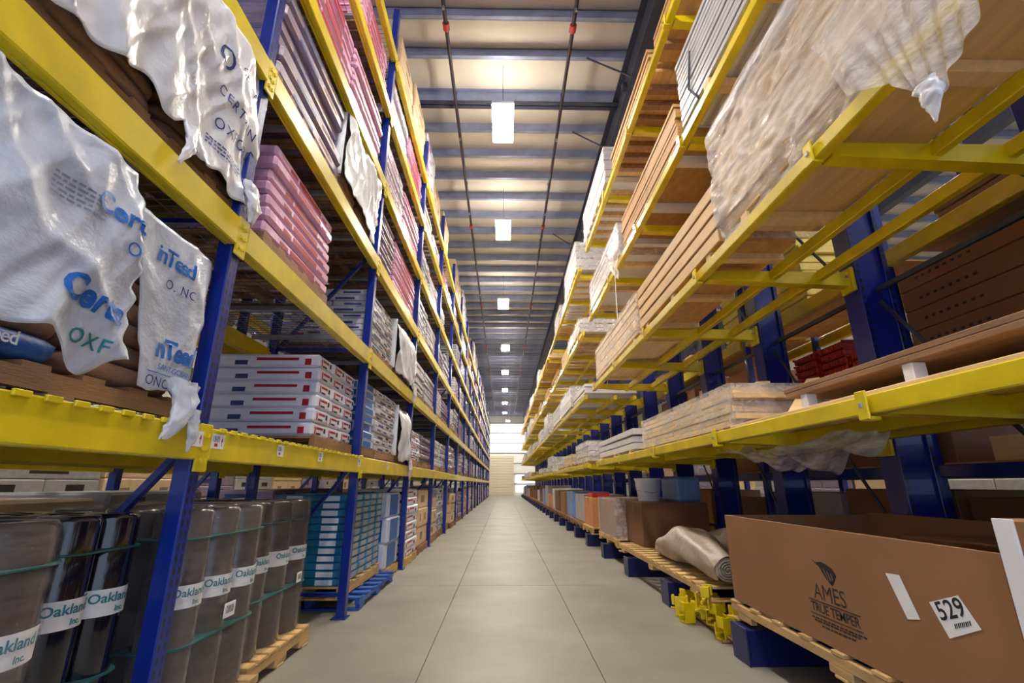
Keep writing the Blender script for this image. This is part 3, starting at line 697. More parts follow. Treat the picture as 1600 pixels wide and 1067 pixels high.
# hood on the second level
t2, T2 = hooded('white plastic hood with faded print over sacks on the second beam level, nearest the camera', -1.52, 1.1, 2.4, DECKZ[1], 0.9, True, seed=4, blue_sacks=False)
def hood2(y, z): return -1.485 + crumple(y, z, 14.2, 1.3) + 0.03 * math.sin((y - 1.1) * 4)
def bot2(y): return DECKZ[1] + 0.08 + 0.10 * math.exp(-((y - 1.55) / .13) ** 2) + 0.07 * math.exp(-((y - 1.8) / .06) ** 2) + 0.04 * fr(y * 7, 0, 3) + 0.05 * math.exp(-((y - 2.1) / .06) ** 2)
flap(hood2, 0.95, 2.42, bot2, DECKZ[1] + .95, 0.9, 80, 60, 'plastic_hood', t2, T2, HOODD)
tail([(-1.45, 1.83, 2.78), (-1.425, 1.82, 2.66), (-1.43, 1.77, 2.55)], [.05, .03, .008], t2, T2, HOODD, 5)
tail([(-1.44, 2.33, 2.82), (-1.42, 2.36, 2.7), (-1.43, 2.37, 2.60)], [.07, .06, .02], t2, T2, HOODD, 9)
lettering('O', 0.16, INKN, on_hood(hood2, 1.93, 3.30, T2, rot=-.2), t2, sub=2)
lettering('CERTAIN', 0.075, INKN, on_hood(hood2, 2.12, 3.12, T2, rot=-.1), t2, spacing=1.2, sub=2)
lettering('OXFORD', 0.08, INKN, on_hood(hood2, 2.17, 2.98, T2, rot=.1), t2, spacing=1.2, sub=2)
lettering('CERTAIN', 0.06, INKN, on_hood(hood2, 2.2, 3.36, T2, rot=-.1), t2, spacing=1.2, sub=1)
small_print(t2, T2, hood2, 2.1, 2.86, .28, 3, .02, .009, INKN)
# hood on the third level
t3, T3 = hooded('white plastic hood drooping over its pallet on the third beam level beside the second upright', -1.52, 3.74, 4.84, DECKZ[2], 0.85, False, seed=6, blue_sacks=False)
def hood3(y, z): return -1.49 + crumple(y, z, 21.2, 1.0)
flap(hood3, 3.7, 4.86, lambda y: DECKZ[2] + 0.16 + .05 * fr(y * 5, 0, 8) - .1 * math.exp(-((y - 4.75) / .15) ** 2) , DECKZ[2] + .88, 0.9, 40, 40, 'plastic_hood', t3, T3, HOODD)
b = MB(); b.grid(lambda u, v: (-1.5 - .9 * u - T3.x, 3.70 + .015 * fr(u * 5, v * 4, 1) - T3.y, DECKZ[2] + .2 + .68 * v - T3.z), 12, 12, HOODD); solid(b.obj('plastic_hood', t3), .003)
# draped covers in the second bay
for (lv, ya, yb, lab, sd) in ((1, 6.3, 7.5, 'white plastic cover slumped over a pallet on the second beam level before the third upright', 31), (0, 6.75, 7.5, 'white plastic cover hanging over the lowest beam before the third upright', 37)):
    t, T = hooded(lab, -1.52, ya, yb, DECKZ[lv], 0.78 if lv else .75, False, seed=sd, blue_sacks=False)
    fn = lambda y, z, sd=sd, ya=ya, yb=yb, lv=lv: -1.50 + crumple(y, z, sd, 1.3) + .05 * math.sin(math.pi * max(0, min(1, (y - ya) / (yb - ya)))) - .10 * max(0, (z - DECKZ[lv] - .55) / .25) ** 2
    flap(fn, ya - .04, yb + .04, lambda y, lv=lv, sd=sd: DECKZ[lv] + .05 - .12 * max(0, fr(y * 4, 0, sd)) + .03 * fr(y * 9, 1, sd), DECKZ[lv] + .8, .85, 36, 36, 'plastic_hood', t, T, HOODD)
    b = MB(); b.grid(lambda u, v, ya=ya, lv=lv: (-1.49 - .85 * u - T.x, ya - .05 + .015 * fr(u * 5, v * 4, 1) - T.y, DECKZ[lv] + .1 + .7 * v - T.z), 12, 12, HOODD); solid(b.obj('plastic_hood', t), .003)
    tail([(-1.43, yb - .1, DECKZ[lv] + .1), (-1.41, yb - .08, DECKZ[lv] - .08), (-1.42, yb - .1, DECKZ[lv] - .2)], [.09, .07, .02], t, T, HOODD, sd)

# ------------------------------------------------------------------ rolls on the floor at the left
def rolls(label, y0, x_face, n, r, m, nx=3, h=0.94, texts=True, zp=0.14, ptint=PINE, lab_z=.5, kind='brown', plabel=''):
    L = n * 2 * r; W = nx * 2 * r
    pallet(plabel, (x_face - W / 2 + .02, y0 + L / 2, 0), L, W + .06, zp, ptint, 7)
    t = thing('wrapped_roll_pallet_load', label, 'roofing rolls', (x_face - W / 2, y0 + L / 2, zp))
    prof = [(r * .93, 0), (r * .985, .015), (r * .99, h * .5), (r * .985, h - .02), (r * .9, h), (r * .35, h), (r * .33, h - .03)]
    me = MB().lathe(prof, m, 24).mesh('roll')
    lm = MB()
    def arc(a0, a1, z0, z1, mm, e=.0025):
        lm.grid(lambda u, v: ((r + e) * math.cos(a0 + (a1 - a0) * u), (r + e) * math.sin(a0 + (a1 - a0) * u), z0 + (z1 - z0) * v), 14, 1, mm)
    arc(-1.5, 1.35, lab_z, lab_z + .10, LABEL)
    
    lme = lm.mesh('label_band')
    tx = [text_mesh(s, sz, mm, lambda x, y, zo=zo: ((r + .005) * math.cos(x / r), (r + .005) * math.sin(x / r), lab_z + zo + y), sub=1, bold=.001) for (s, sz, mm, zo) in (('Oakland 20', .05, INKT, .066), ('Inc.', .03, INKT, .022))]
    for i in range(n):
        for k in range(nx):
            if k > 0 and 0 < i < n - 1: continue
            o = place(me, 'roll', t, (W / 2 - r - k * 2 * r, -L / 2 + r + i * 2 * r, 0), (0, 0, R.uniform(-.15, .15)))
            if k == 0:
                place(lme, 'label_band', o)
                for q in tx: place(q, 'lettering', o)
    if kind != 'black': place(shell_mesh(W + .012, L + .012, h + .01, r * .97, WRAP, 8), 'stretch_wrap', t)
    for z in (.33, .80):
        s = shell_mesh(W + .022, L + .022, .007, r * .99, STRAP, 8); place(s, 'strap', t, (0, 0, z))
    return t
rolls('brown shrink-wrapped rolls standing at the left frame edge, nearest the camera', .88, -1.5, 3, .162, ROLLB, lab_z=.52, plabel='pale wood pallet under the nearest brown rolls')
rolls('black glossy rolls standing just before the first blue upright', 1.9, -1.60, 2, .105, ROLLK, lab_z=.55, kind='black', plabel='wood pallet under the black rolls')
rolls('brown shrink-wrapped rolls standing just past the first blue upright', 2.44, -1.48, 3, .128, ROLLB, lab_z=.50, plabel='pale wood pallet under the rolls past the first upright')
rolls('brown shrink-wrapped rolls standing before the teal packs', 3.3, -1.58, 3, .158, ROLLB, lab_z=.50, plabel='pale wood pallet sticking out beside the second blue upright')
o = MB(); o.cbox(-.003, .003, -.05, .05, -.035, .035, LABEL, .001)
for k in range(6): o.box(.003, .004, -.035 + k * .012, -.03 + k * .012, -.015, .022, INKD)
tag(o.obj('paper_tag', None, (-1.462, 2.85, .56)), 'small white barcode tag on the rolls past the first upright', 'label')
o2 = MB(); o2.cbox(-.003, .003, -.04, .04, -.035, .035, LABEL, .001)
for k in range(5): o2.box(.003, .004, -.03 + k * .012, -.025 + k * .012, -.015, .022, INKD)
tag(o2.obj('paper_tag', None, (-1.562, 4.0, .52)), 'small white barcode tag on the rolls before the teal packs', 'label')
tp = thing('wooden_pallet', 'blue painted pallet on the floor past the second upright', 'pallet', (-1.95, 6.0, 0))
for (n_, me, off) in pallet_parts(1.5, 1.05, .12, PALB, 7): place(me, n_, tp, off)
unit_load('teal', -1.6, 5.12, 6.6, .12, 12, .071, 'teal-ended grey packs stacked on the floor past the second upright', 'y', .75, .12, jit=.004, rows=5, pm_=PINE)
unit_load('blue', -1.55, 6.72, 7.5, 0, 3, .32, 'blue and white wrapped goods on the floor before the third upright', 'y', .8, .12, pm_=PINE)
unit_load('white', -1.5, 7.75, 8.75, 0, 8, .125, 'white sacks stacked on the floor past the third upright', 'y', .9, .12, pm_=PINE)
fk = ['violet', 'tan', 'tan', 'grey', 'brick', 'tan', 'pale', 'violet']
i = 0
for b in range(3, NB):
    for h in (0, 1):
        if b == 3 and h == 0: continue
        if R.random() < .1: continue
        y0 = UPY[b] + .12 + h * 1.25; i += 1; k = fk[i % len(fk)]
        far_load(k, XS + R.uniform(-.04, .04), y0, y0 + 1.1, 0, R.uniform(.75, 1.0), '%s on the floor under left rack, %s half of %s bay' % (KW[k], ('near', 'far')[h], ORD[b]), ph=.13)

# ------------------------------------------------------------------ right cantilever racking
XR = 1.70; XC = 3.06; ARMP = 1.63; ARM0 = 2.18
LVR = [1.60, 3.00, 4.42, 5.97]
colm = MB()
colm.cbox(-.15, -.125 + .02, -.1, .1, 0, 7.0, CCOL, .004); colm.cbox(.105, .15, -.1, .1, 0, 7.0, CCOL, .004); colm.cbox(-.11, .11, -.075, .075, 0, 7.0, CCOL, .003)
colm = colm.mesh('column')
ftm = MB(); ftm.cbox(XR - XC - .15, .15, -.11, .11, 0, .225, NAVY, .006); ftm.cbox(XR - XC - .165, XR - XC - .15, -.12, .12, 0, .235, NAVY, .004); ftm = ftm.mesh('base_foot')
LA = XC - XR
am = MB()
am.add([(0, -.045, -.14), (0, .045, -.14), (0, .045, -.005), (0, -.045, -.005), (-LA + .08, -.045, -.09), (-LA + .08, .045, -.09), (-LA + .08, .045, -.005), (-LA + .08, -.045, -.005)],
       [(0, 1, 2, 3), (7, 6, 5, 4), (0, 4, 5, 1), (1, 5, 6, 2), (2, 6, 7, 3), (3, 7, 4, 0)], YEL)
am.cbox(-.03, 0, -.08, .08, -.19, .03, YEL, .005)
am = am.mesh('arm')
brk = MB(); brk.cbox(-.012, .0, -.035, .035, -.115, .02, YEL, .004); brk.cbox(.0, .05, -.03, .03, -.118, -.1, YEL, .004); brk.cbox(-.02, -.012, -.012, .012, -.06, -.035, GALV, .003); brk = brk.mesh('arm_bracket')
bolt = MB().tube([(0, -.06, 0), (0, .06, 0)], .013, GALV, 6).mesh('bolt')
bs = MB().tube([(0, 0, 0), (0, 0, 0)], .0, GALV, 3)
def cantilever(label, i0, i1, near=False):
    t = thing('cantilever_rack', label, 'rack', (XC, ARM0 + ARMP * i0, 0)); O = Vector(t.location)
    y0 = ARM0 + ARMP * i0; y1 = ARM0 + ARMP * i1
    for i in range(i0, i1 + 1):
        yy = ARM0 + ARMP * i - y0
        c_ = place(colm, 'column', t, (.15, yy, 0)); place(ftm, 'base_foot', t, (.15, yy, 0))
        for l, z in enumerate(LVR):
            a = place(am, 'arm', t, (0, yy, z)); place(brk, 'arm_bracket', a, (XR - XC - .012, 0, 0))
            if near: place(bolt, 'bolt', a, (-.05, 0, -.05))
    e0 = y0 - (.35 if i0 < 0 else .45); e1 = y1 + .28
    for l, z in enumerate(LVR):
        for xx, wd in ((XR + .035, .07), (2.36, .06), (2.78, .06)):
            MB().cbox(xx - wd / 2, xx + wd / 2, e0, e1, z - .088, z, YEL, .006).obj('beam', t, -O)
    for i in range(i0, i1):
        for k in range(2):
            a = Vector((XC + .15, ARM0 + ARMP * i + .1, .6 + k * 2.2)); b_ = Vector((XC + .15, ARM0 + ARMP * (i + 1) - .1, .6 + k * 2.2))
            MB().bar(a - O, b_ - O, .03, .04, DARKST).obj('horizontal_brace', t); MB().bar(a - O, b_ - O + Vector((0, 0, 2.1)), .012, .03, DARKST).obj('diagonal_brace', t)
    return t
MODS = [(-1, 4), (5, 9), (10, 14), (15, 19), (20, 24), (25, 28)]
for k, (a, b) in enumerate(MODS): cantilever('yellow and blue cantilever rack right of the aisle, %s section from the camera' % ORD[k], a, b, k < 2)

def sheet_stack(name, label, cat, x0, x1, y0, y1, z, n, th, m, gap=.012, run=.04, runm=None, wrap=None, jit=.01, runs=3, group=None, smooth_th=None):
    t = thing(name, label, cat, ((x0 + x1) / 2, (y0 + y1) / 2, z), 0, group); W = x1 - x0; L = y1 - y0
    if run:
        rmh = MB().cbox(-W / 2, W / 2, -.045, .045, .001, run, runm or LUMB, .003).mesh('runner')
        for k in range(runs): place(rmh, 'runner', t, (0, -L / 2 + .25 + k * (L - .5) / max(1, runs - 1), 0))
    me = MB().cbox(-W / 2, W / 2, -L / 2, L / 2, 0, th, m, .004).mesh('sheet')
    for k in range(n): place(me, 'sheet', t, (R.uniform(-jit, jit), R.uniform(-jit, jit) * 2, run + k * (th + gap)), (0, 0, R.uniform(-.003, .003)))
    if wrap:
        place(shell_mesh(W + .04, L + .05, n * (th + gap) + .02, .05, wrap), 'stretch_wrap', t, (0, 0, run - .005))
    return t
# --- level A, nearest section
sheet_stack('board', 'thin pale board lying along the lowest yellow beam', 'board', 1.72, 2.9, -.4, 3.6, LVR[0], 1, .022, LUMB, run=0)
for yy, lab in ((2.12, 'short pale spacer post on the lowest right shelf, nearer'), (2.92, 'short pale spacer post on the lowest right shelf, farther')):
    b = MB(); b.cbox(-.035, .035, -.03, .03, 0, .12, WHITEP, .004); b.cbox(-.06, .06, -.045, .045, .0, .012, WHITEP, .003); tag(b.obj('spacer_post', None, (1.92, yy, LVR[0] + .022)), lab, 'spacer')
sheet_stack('plank_stack', 'dull wooden planks raised over the lowest right beam', 'planks', 1.88, 2.95, -.4, 3.1, LVR[0] + .142, 2, .03, DIRTW, gap=.004, run=0)
sheet_stack('wrapped_lumber', 'stretch-wrapped pale lumber on the lowest right shelf', 'lumber', 1.78, 2.7, 3.65, 6.1, LVR[0], 6, .045, LUMB, gap=.008, run=.03, wrap=WRAP2, jit=.03)
b = MB(); b.bar((1.98, 3.2, 1.645), (2.42, 3.58, 1.98), .09, .03, LUMB); tag(b.obj('loose_plank'), 'loose plank leaning up over the wrapped lumber', 'plank')
b = MB(); b.bar((2.1, 3.72, 1.985), (2.3, 5.0, 1.985), .1, .025, LUMB); tag(b.obj('loose_plank'), 'loose plank lying across the wrapped lumber', 'plank')
sheet_stack('panel_stack', 'grey wrapped panels on the lowest right shelf behind the lumber', 'panels', 1.76, 2.9, 6.5, 8.9, LVR[0], 3, .08, WHITEP, gap=.02, run=.05, jit=.03)
# --- level B
big = sheet_stack('wrapped_panel_stack', 'big stretch-wrapped panel stack hanging over the aisle at upper right', 'panels', 1.72, 2.42, .2, 3.22, LVR[1] + .0, 8, .110, LUMB, gap=.001, run=.07, wrap=None, jit=.006)
T = Vector(big.location)
def bigskin(u, v):   # loose film over the aisle face and round the far end
    y = .15 + 3.15 * u; z = LVR[1] + .02 + (.98) * v
    x = 1.665 + .03 * fr(y * 1.2, z * 2.5, 4) + .022 * ridge(z + .35 * y, y * .5, 4.0, 2) + .014 * ridge(z - .2 * y, y * .6, 9.0, 6) + .006 * fr(y * 9, z * 16, 3)
    if v < .12: x += .03; z -= .10 * abs(fr(y * 2.3, 0, 7)) + .02
    return (x - T.x, y - T.y, z - T.z)
b = MB(); b.grid(bigskin, 150, 60, WRAP3); b.obj('stretch_wrap', big)
b = MB(); b.grid(lambda u, v: (1.69 + .76 * u - T.x, 3.26 + .02 * fr(u * 6, v * 5, 3) - T.y, LVR[1] + .04 + .95 * v - T.z), 16, 16, WRAP3); b.obj('stretch_wrap', big)
MB().cbox(1.685, 1.72, .2, 3.24, LVR[1] + .93, LVR[1] + 1.0, WHITEP, .01).obj('edge_protector', big, -T)
# torn film hanging below the beam
def hang(u, v):
    ed = [(1.80, 2.98), (1.60, 2.86), (1.48, 2.68), (1.45, 2.58), (1.39, 2.60), (1.30, 2.68), (1.20, 2.76)]
    i = u * (len(ed) - 1); k = min(int(i), len(ed) - 2); f = i - k; ye = ed[k][0] + (ed[k + 1][0] - ed[k][0]) * f; ze = ed[k][1] + (ed[k + 1][1] - ed[k][1]) * f
    yt = 1.95 - .85 * u; zt = LVR[1] + .45; y = yt + (ye - yt) * v; z = zt + (ze - zt) * v
    return (1.645 - .01 * v + .03 * fr(y * 9 + z, z * 1.5, 6) + .012 * math.sin(u * 46 + v) * v - T.x, y - T.y, z - T.z)
b = MB(); b.grid(hang, 70, 30, WRAP3); b.obj('torn_film', big)
tail([(1.635, 1.45, 2.70), (1.635, 1.43, 2.62), (1.64, 1.45, 2.52)], [.05, .045, .005], big, T, HOODD, 4)
bd = sheet_stack('board_stack', 'stack of thick pale boards with dark gaps on the second right level', 'boards', 1.72, 2.34, 3.34, 5.62, LVR[1], 4, .115, OSB, gap=.022, run=.06, jit=.008)
for k in range(4): MB().cbox(1.71, 1.722, 3.35, 5.61, LVR[1] + .062 + k * .137, LVR[1] + .062 + k * .137 + .11, LUMB, .003).obj('edge_strip', bd, -Vector(bd.location))
sheet_stack('board_stack', 'pale wrapped boards next to the thick board stack, second right level', 'boards', 1.72, 2.45, 5.72, 8.55, LVR[1], 9, .055, LUMB, gap=.006, run=.05, wrap=WRAP2)
b = MB()
def film(u, v): return (1.75 + 1.0 * u, 3.1 + .5 * v + .03 * fr(u * 5, v * 5, 2), LVR[1] + .01 + .05 * abs(fr(u * 9, v * 9, 5)))
# --- level C
cp = thing('corrugated_panel_stack', 'stack of grey corrugated panels high up at the right', 'panels', (2.25, 2.6, LVR[2])); T = Vector(cp.location)
for k in range(12):
    cg = MB(); z0 = .11 + k * .062
    W_, L_ = 1.06, 2.3
    cg.grid(lambda u, v: (-W_ / 2 + W_ * u, -L_ / 2 + L_ * v, z0 + .014 * math.sin(u * 60)), 40, 1, GREYP, False); cg.cbox(-W_ / 2 - .005, -W_ / 2 + .01, -L_ / 2, L_ / 2, z0 - .024, z0 + .026, GREYP, .004)
    cg.cbox(W_ / 2 - .01, W_ / 2, -L_ / 2, L_ / 2, z0 - .024, z0 + .026, GREYP, .004); cg.cbox(-W_ / 2, W_ / 2, L_ / 2 - .012, L_ / 2, z0 - .022, z0 + .024, GREYP, .004); cg.cbox(-W_ / 2, W_ / 2, -L_ / 2, -L_ / 2 + .012, z0 - .022, z0 + .024, GREYP, .004)
    cg.obj('panel', cp, (R.uniform(-.006, .006), R.uniform(-.01, .01), 0))
for q in (-1, -.2, .6): MB().cbox(-.54, .54, q - .05, q + .05, .001, .085, LUMB, .004).obj('runner', cp)
MB().tube([(-.54, .75, .05), (-.545, .9, .3), (-.55, .78, .62)], .01, DARKST, 6).obj('strap', cp)
sheet_stack('plywood_stack', 'plywood sheets on pale runners beyond the corrugated panels', 'plywood', 1.74, 2.9, 3.95, 6.2, LVR[2], 10, .045, OSB, gap=.003, run=.09, runm=WHITEP)
sheet_stack('wrapped_panel_stack', 'white film-wrapped sheets at the far end of the third right level', 'panels', 1.72, 2.85, 6.4, 8.8, LVR[2], 9, .055, WHITEP, gap=.004, run=.08, wrap=WRAP2)
tt = thing('torn_film', 'crumpled clear film hanging off the third right level', 'film', (1.66, 6.6, LVR[2])); T = Vector(tt.location)
b = MB(); b.grid(lambda u, v: (1.655 + .05 * fr(u * 5, v * 5, 3) - T.x, 6.25 + .75 * u - .25 * v * u - T.y, LVR[2] + .35 - .75 * v * (1 - .5 * u) - T.z), 30, 30, WRAP3); b.obj('film', tt)
MB().bar((1.66 - T.x, 6.5 - T.y, LVR[2] - .1 - T.z), (1.66 - T.x, 6.52 - T.y, LVR[2] - .95 - T.z), .025, .004, WHITEP).obj('loose_strap', tt)
# --- level D
sheet_stack('plywood_stack', 'brown plywood sheets on the highest right level, nearest the camera', 'plywood', 1.8, 2.9, 2.1, 4.4, LVR[3], 6, .05, OSB, run=.07, runm=DIRTW)
sheet_stack('slatted_crate', 'slatted wooden skids on the highest right level', 'crate', 1.76, 2.9, 4.55, 6.6, LVR[3], 4, .05, PINE, gap=.05, run=.09, runs=7, runm=DIRTW)
sheet_stack('wrapped_panel_stack', 'tall white stack at the far end of the highest right level', 'panels', 1.68, 2.8, 6.8, 8.95, LVR[3], 11, .062, WHITEP, gap=.004, run=.08, runm=PINE, runs=6)
# --- farther sections
KR = [('lumber_stack', 'pale lumber', LUMB, .05, None), ('panel_stack', 'white panels', WHITEP, .06, None), ('plywood_stack', 'brown plywood', OSB, .05, None), ('wrapped_lumber', 'film-wrapped boards', LUMB, .07, WRAP2), ('panel_stack', 'pale grey boards', WHITEP, .09, WRAP2), ('panel_stack', 'grey panels', GREYP, .06, None)]
for s, (a, b) in enumerate(MODS[1:]):
    ya = ARM0 + ARMP * a - .4; yb = ARM0 + ARMP * b + .25
    for l, z in enumerate(LVR):
        y = ya + R.uniform(0, .3); q = 0
        while y < yb - 1.2:
            L = R.uniform(1.5, 2.5); L = min(L, yb - y); nm, wd, m, th, wr = KR[R.randrange(len(KR))]
            n = R.randint(2, 5) if l == 0 else R.randint(3, 8)
            sheet_stack(nm, '%s on the %s right level, %s stack of the %s rack section' % (wd, ORD[l], ORD[q], ORD[s + 1]), 'stack', 1.68 + R.uniform(0, .12), 2.85, y, y + L, z, n, th, m, run=.07, runm=R.choice([LUMB, WHITEP, PINE]), wrap=wr if s < 2 else None, runs=5)
            y += L + R.uniform(.1, .35); q += 1

# ------------------------------------------------------------------ goods behind the columns at the right
XG = 3.6
beamblu = MB().cbox(-0.05, 0.02, -1.3, 1.3, -.1, 0, BLU, .006).mesh('beam')
rb = thing('pallet_rack', 'blue and yellow rack standing behind the right columns', 'rack', (XG, 0, 0))
for i in range(0, 12):
    yy = -1.35 + i * 2.7
    for xx in (.04, 1.1): place(postm, 'upright_post', rb, (xx, yy, 0))
for i in range(0, 11):
    yc = -1.35 + 1.35 + i * 2.7
    for z in (1.35, 2.16, 3.3, 5.7):
        for xx, rr_ in ((0, math.pi), (1.14, 0)): place(beamms[0] if z > 2 else beamblu, 'beam', rb, (xx, yc, z), (0, 0, rr_))
        if i < 5 and z < 5: place(MB().box(0.03, 1.1, -1.25, 1.25, 0, .015, OSB).mesh('shelf_board'), 'shelf_board', rb, (0, yc, z))
def carton(name, label, cat, x0, x1, y0, y1, z0, z1, m, group=None, dots=False, tape=True):
    t = thing(name, label, cat, ((x0 + x1) / 2, (y0 + y1) / 2, z0), 0, group); W = x1 - x0; L = y1 - y0; H = z1 - z0
    b = MB(); b.cbox(-W / 2, W / 2, -L / 2, L / 2, 0, H, m, .006); b.obj('box_body', t)
    if tape:
        q = MB(); q.box(-W / 2 - .001, -W / 2, -.025, .025, H * .7, H, CARDIN); q.box(-W / 2, W / 2, -.025, .025, H, H + .001, CARDIN); q.obj('tape', t)
    if dots:
        q = MB()
        for k in range(10): q.box(-W / 2 - .0015, -W / 2, -L / 2 + .1 + k * .07, -L / 2 + .135 + k * .07, H * .3, H * .45, INKD)
        for k in range(8): q.box(-W / 2 - .0015, -W / 2, L / 2 - .7 + k * .07, L / 2 - .67 + k * .07, H * .4, H * .52, INKD)
        q.obj('printed_marks', t)
    return t
for k in range(4): carton('long_carton', 'long brown carton behind the right column, %s from the bottom' % ORD[k], 'carton', XG + .02, XG + .9, 1.4, 3.95, 2.30 + k * .185, 2.30 + k * .185 + .18, CARDD, 'long brown cartons behind the column', True, False)
sheet_stack('skid', 'wooden skid under the long brown cartons', 'skid', XG + .02, XG + .9, 1.4, 3.95, 2.177, 1, .03, DIRTW, run=.09)
cr = MB(); cr.cbox(-.35, .35, -.2, .2, 0, .075, REDC, .01)
for k in range(9): cr.cbox(-.36, -.35, -.19 + k * .042, -.165 + k * .042, .01, .06, REDC, .002)
for s in (-1, 1): cr.cbox(-.36, .36, -.205 * s - .006, -.205 * s + .006, .055, .085, REDC, .003)
crm = cr.mesh('crate')
for k in range(6):
    for j, yy in enumerate((4.55, 5.02, 5.5)):
        if k > 3 and j == 0: continue
        o = place(crm, 'red_plastic_crate', None, (XG + .4, yy + R.uniform(-.02, .02), 2.177 + k * .087)); tag(o, 'red plastic crate, %s from the bottom of the %s stack behind the columns' % (ORD[k], ('near', 'middle', 'far')[j]), 'crate', 'red crates behind the columns')
for k in range(13): 
    m_ = MB().cbox(-.45, .45, -1.1, 1.1, 0, .1, YLUM, .008).obj('yellow_board', None, (4.17, 6.45 + R.uniform(-.03, .03), 3.317 + k * .115)); tag(m_, 'bright yellow board behind the right columns, %s from the bottom' % ORD[k], 'board', 'yellow boards behind the columns')
for k, (y0, L, zz, H, m, lab) in enumerate([(.9, 1.6, 0, 1.0, BLUT, 'shiny blue and white wrapped pile behind the open cardboard box'), (2.6, 1.3, 0, 1.1, CARDD, 'brown carton behind the open cardboard box'), (4.0, 1.3, 0, 1.15, CARD, 'cardboard carton behind the middle columns'), (5.4, 1.5, 0, 1.1, SACKW, 'pale wrapped carton behind the middle columns'), (1.4, 2.2, 1.365, .18, LUMB, 'beige plank bundle behind the near right column'), (3.9, 1.4, 1.365, .55, CARDD, 'brown carton on the rear shelf behind the columns'), (5.4, 1.4, 1.365, .6, CARD, 'pale brown carton on the rear shelf behind the columns'),
      (7.0, 1.2, 0, 1.0, CARDD, 'dark brown carton on the floor behind the far columns'), (6.9, 1.2, 1.365, .5, CARD, 'cardboard carton on the rear shelf behind the far columns'), (7.0, 1.8, 2.177, .7, ORG, 'orange carton on the upper rear shelf behind the far columns'), (9.0, 2.0, 2.177, .8, CARD, 'cardboard carton on the upper rear shelf, deepest'), (8.8, 2.0, 0, 1.1, CARD, 'large cardboard carton on the floor, deepest behind the columns')]):
    carton('carton', lab, 'carton', XG + .1, XG + 1.0, y0, y0 + L, zz, zz + H, m)
for k, (y0, L) in enumerate(((1.2, 2.3), (9.0, 2.4))):
    sheet_stack('board_stack', 'brown board stack on the highest rear shelf, %s from the camera' % ORD[k], 'boards', XG + .1, XG + 1.0, y0, y0 + L, 3.315, 2 + k * 3, .05, (DIRTW, LUMB)[k], run=.05)

# ------------------------------------------------------------------ right floor: open carton on a pallet
def onr(yc, zc, T, x=1.749, rot=0.0):
    ca, sa = math.cos(rot), math.sin(rot)
    return lambda x_, y_: (x - T.x, yc - (x_ * ca - y_ * sa) - T.y, zc + x_ * sa + y_ * ca - T.z)
pallet('long pale wood pallet under the open cardboard box', (2.33, 2.78, .236), 2.4, 1.2, .13, PINE, 9)
bx = thing('open_cardboard_box', 'big open cardboard box with black print and a 529 label', 'box', (2.325, 2.86, .368)); T = Vector(bx.location)
bx0, bx1, by0, by1, bz0, bz1 = 1.75, 2.9, 1.78, 3.95, .368, .965; th = .012
b = MB(); b.cbox(bx0, bx0 + th, by0, by1, bz0, bz1, CARD, .002); b.obj('front_panel', bx, -T)
b = MB(); b.cbox(bx1 - th, bx1, by0, by1, bz0, bz1 + .02, CARD, .002); b.obj('back_panel', bx, -T)
b = MB(); b.cbox(bx0 + th, bx1 - th, by1 - th, by1, bz0, bz1, CARD, .002); b.obj('end_panel', bx, -T)
b = MB(); b.cbox(bx0 + th, bx1 - th, by0, by0 + th, bz0, bz1, CARD, .002); b.obj('end_panel', bx, -T)
b = MB(); b.cbox(bx0 + th, bx1 - th, by0 + th, by1 - th, bz0, bz0 + th, CARD, .002); b.obj('bottom_panel', bx, -T)
b = MB(); b.bar((2.6, 1.8, .93), (2.62, 3.0, .90), .5, .01, CARD); b.obj('inner_flap', bx, -T)
lettering('AMES', .115, INKD, onr(2.79, .625, T, rot=0), bx, spacing=.95)
q = MB(); q.box(1.7482, 1.7492, 2.57, 2.98, .575, .580, INKD); q.box(1.7482, 1.7492, 2.57, 2.98, .505, .509, INKD); q.obj('printed_rule', bx, -T)
lettering('TRUE TEMPER', .066, INKD, onr(2.775, .541, T), bx, bold=.0008, spacing=.92)
for zz, w_ in ((.487, .40), (.474, .36), (.455, .24)):
    q = MB(); y_ = 2.775 + w_ / 2; k = 0
    while y_ > 2.775 - w_ / 2:
        l_ = (.022, .035, .016, .028)[k % 4]; q.box(1.7483, 1.7491, y_ - l_, y_, zz - .004, zz + .004, INKD); y_ -= l_ + .008; k += 1
    q.obj('small_print', bx, -T)
lf = [(-.055, .082), (-.01, .066), (.03, .074), (.075, .066), (.115, .05), (.135, .022), (.115, -.012), (.092, -.036), (.06, -.012), (.035, .015), (.015, .045), (-.02, .064)]
q = MB(); q.add([(1.7485 - T.x, 2.85 - x * 1.1 - T.y, .715 + y_ - T.z) for x, y_ in lf], [tuple(range(len(lf)))], INKD); q.obj('printed_emblem', bx)
for k in range(3): MB().bar((1.7478 - T.x, 2.80 - k * .028 - T.y, .755 - k * .008 - T.z), (1.7478 - T.x, 2.765 - k * .016 - T.y, .70 + k * .004 - T.z), .0008, .003, CARD, (1, 0, 0)).obj('emblem_line', bx)
q = MB(); q.add([(1.748 - T.x, y_ - T.y, z_ - T.z) for y_, z_ in ((2.345, .81), (2.265, .815), (2.20, .655), (2.27, .64))], [(0, 1, 2, 3)], LABEL); q.obj('blank_label', bx)
q = MB(); q.add([(1.748 - T.x, y_ - T.y, z_ - T.z) for y_, z_ in ((2.135, .735), (1.99, .79), (1.925, .69), (2.075, .62))], [(0, 1, 2, 3)], LABEL); lb = q.obj('number_label', bx)
lettering('529', .092, INKD, onr(2.04, .728, T, x=1.7472, rot=.36), bx, bold=.0012)
q = MB()
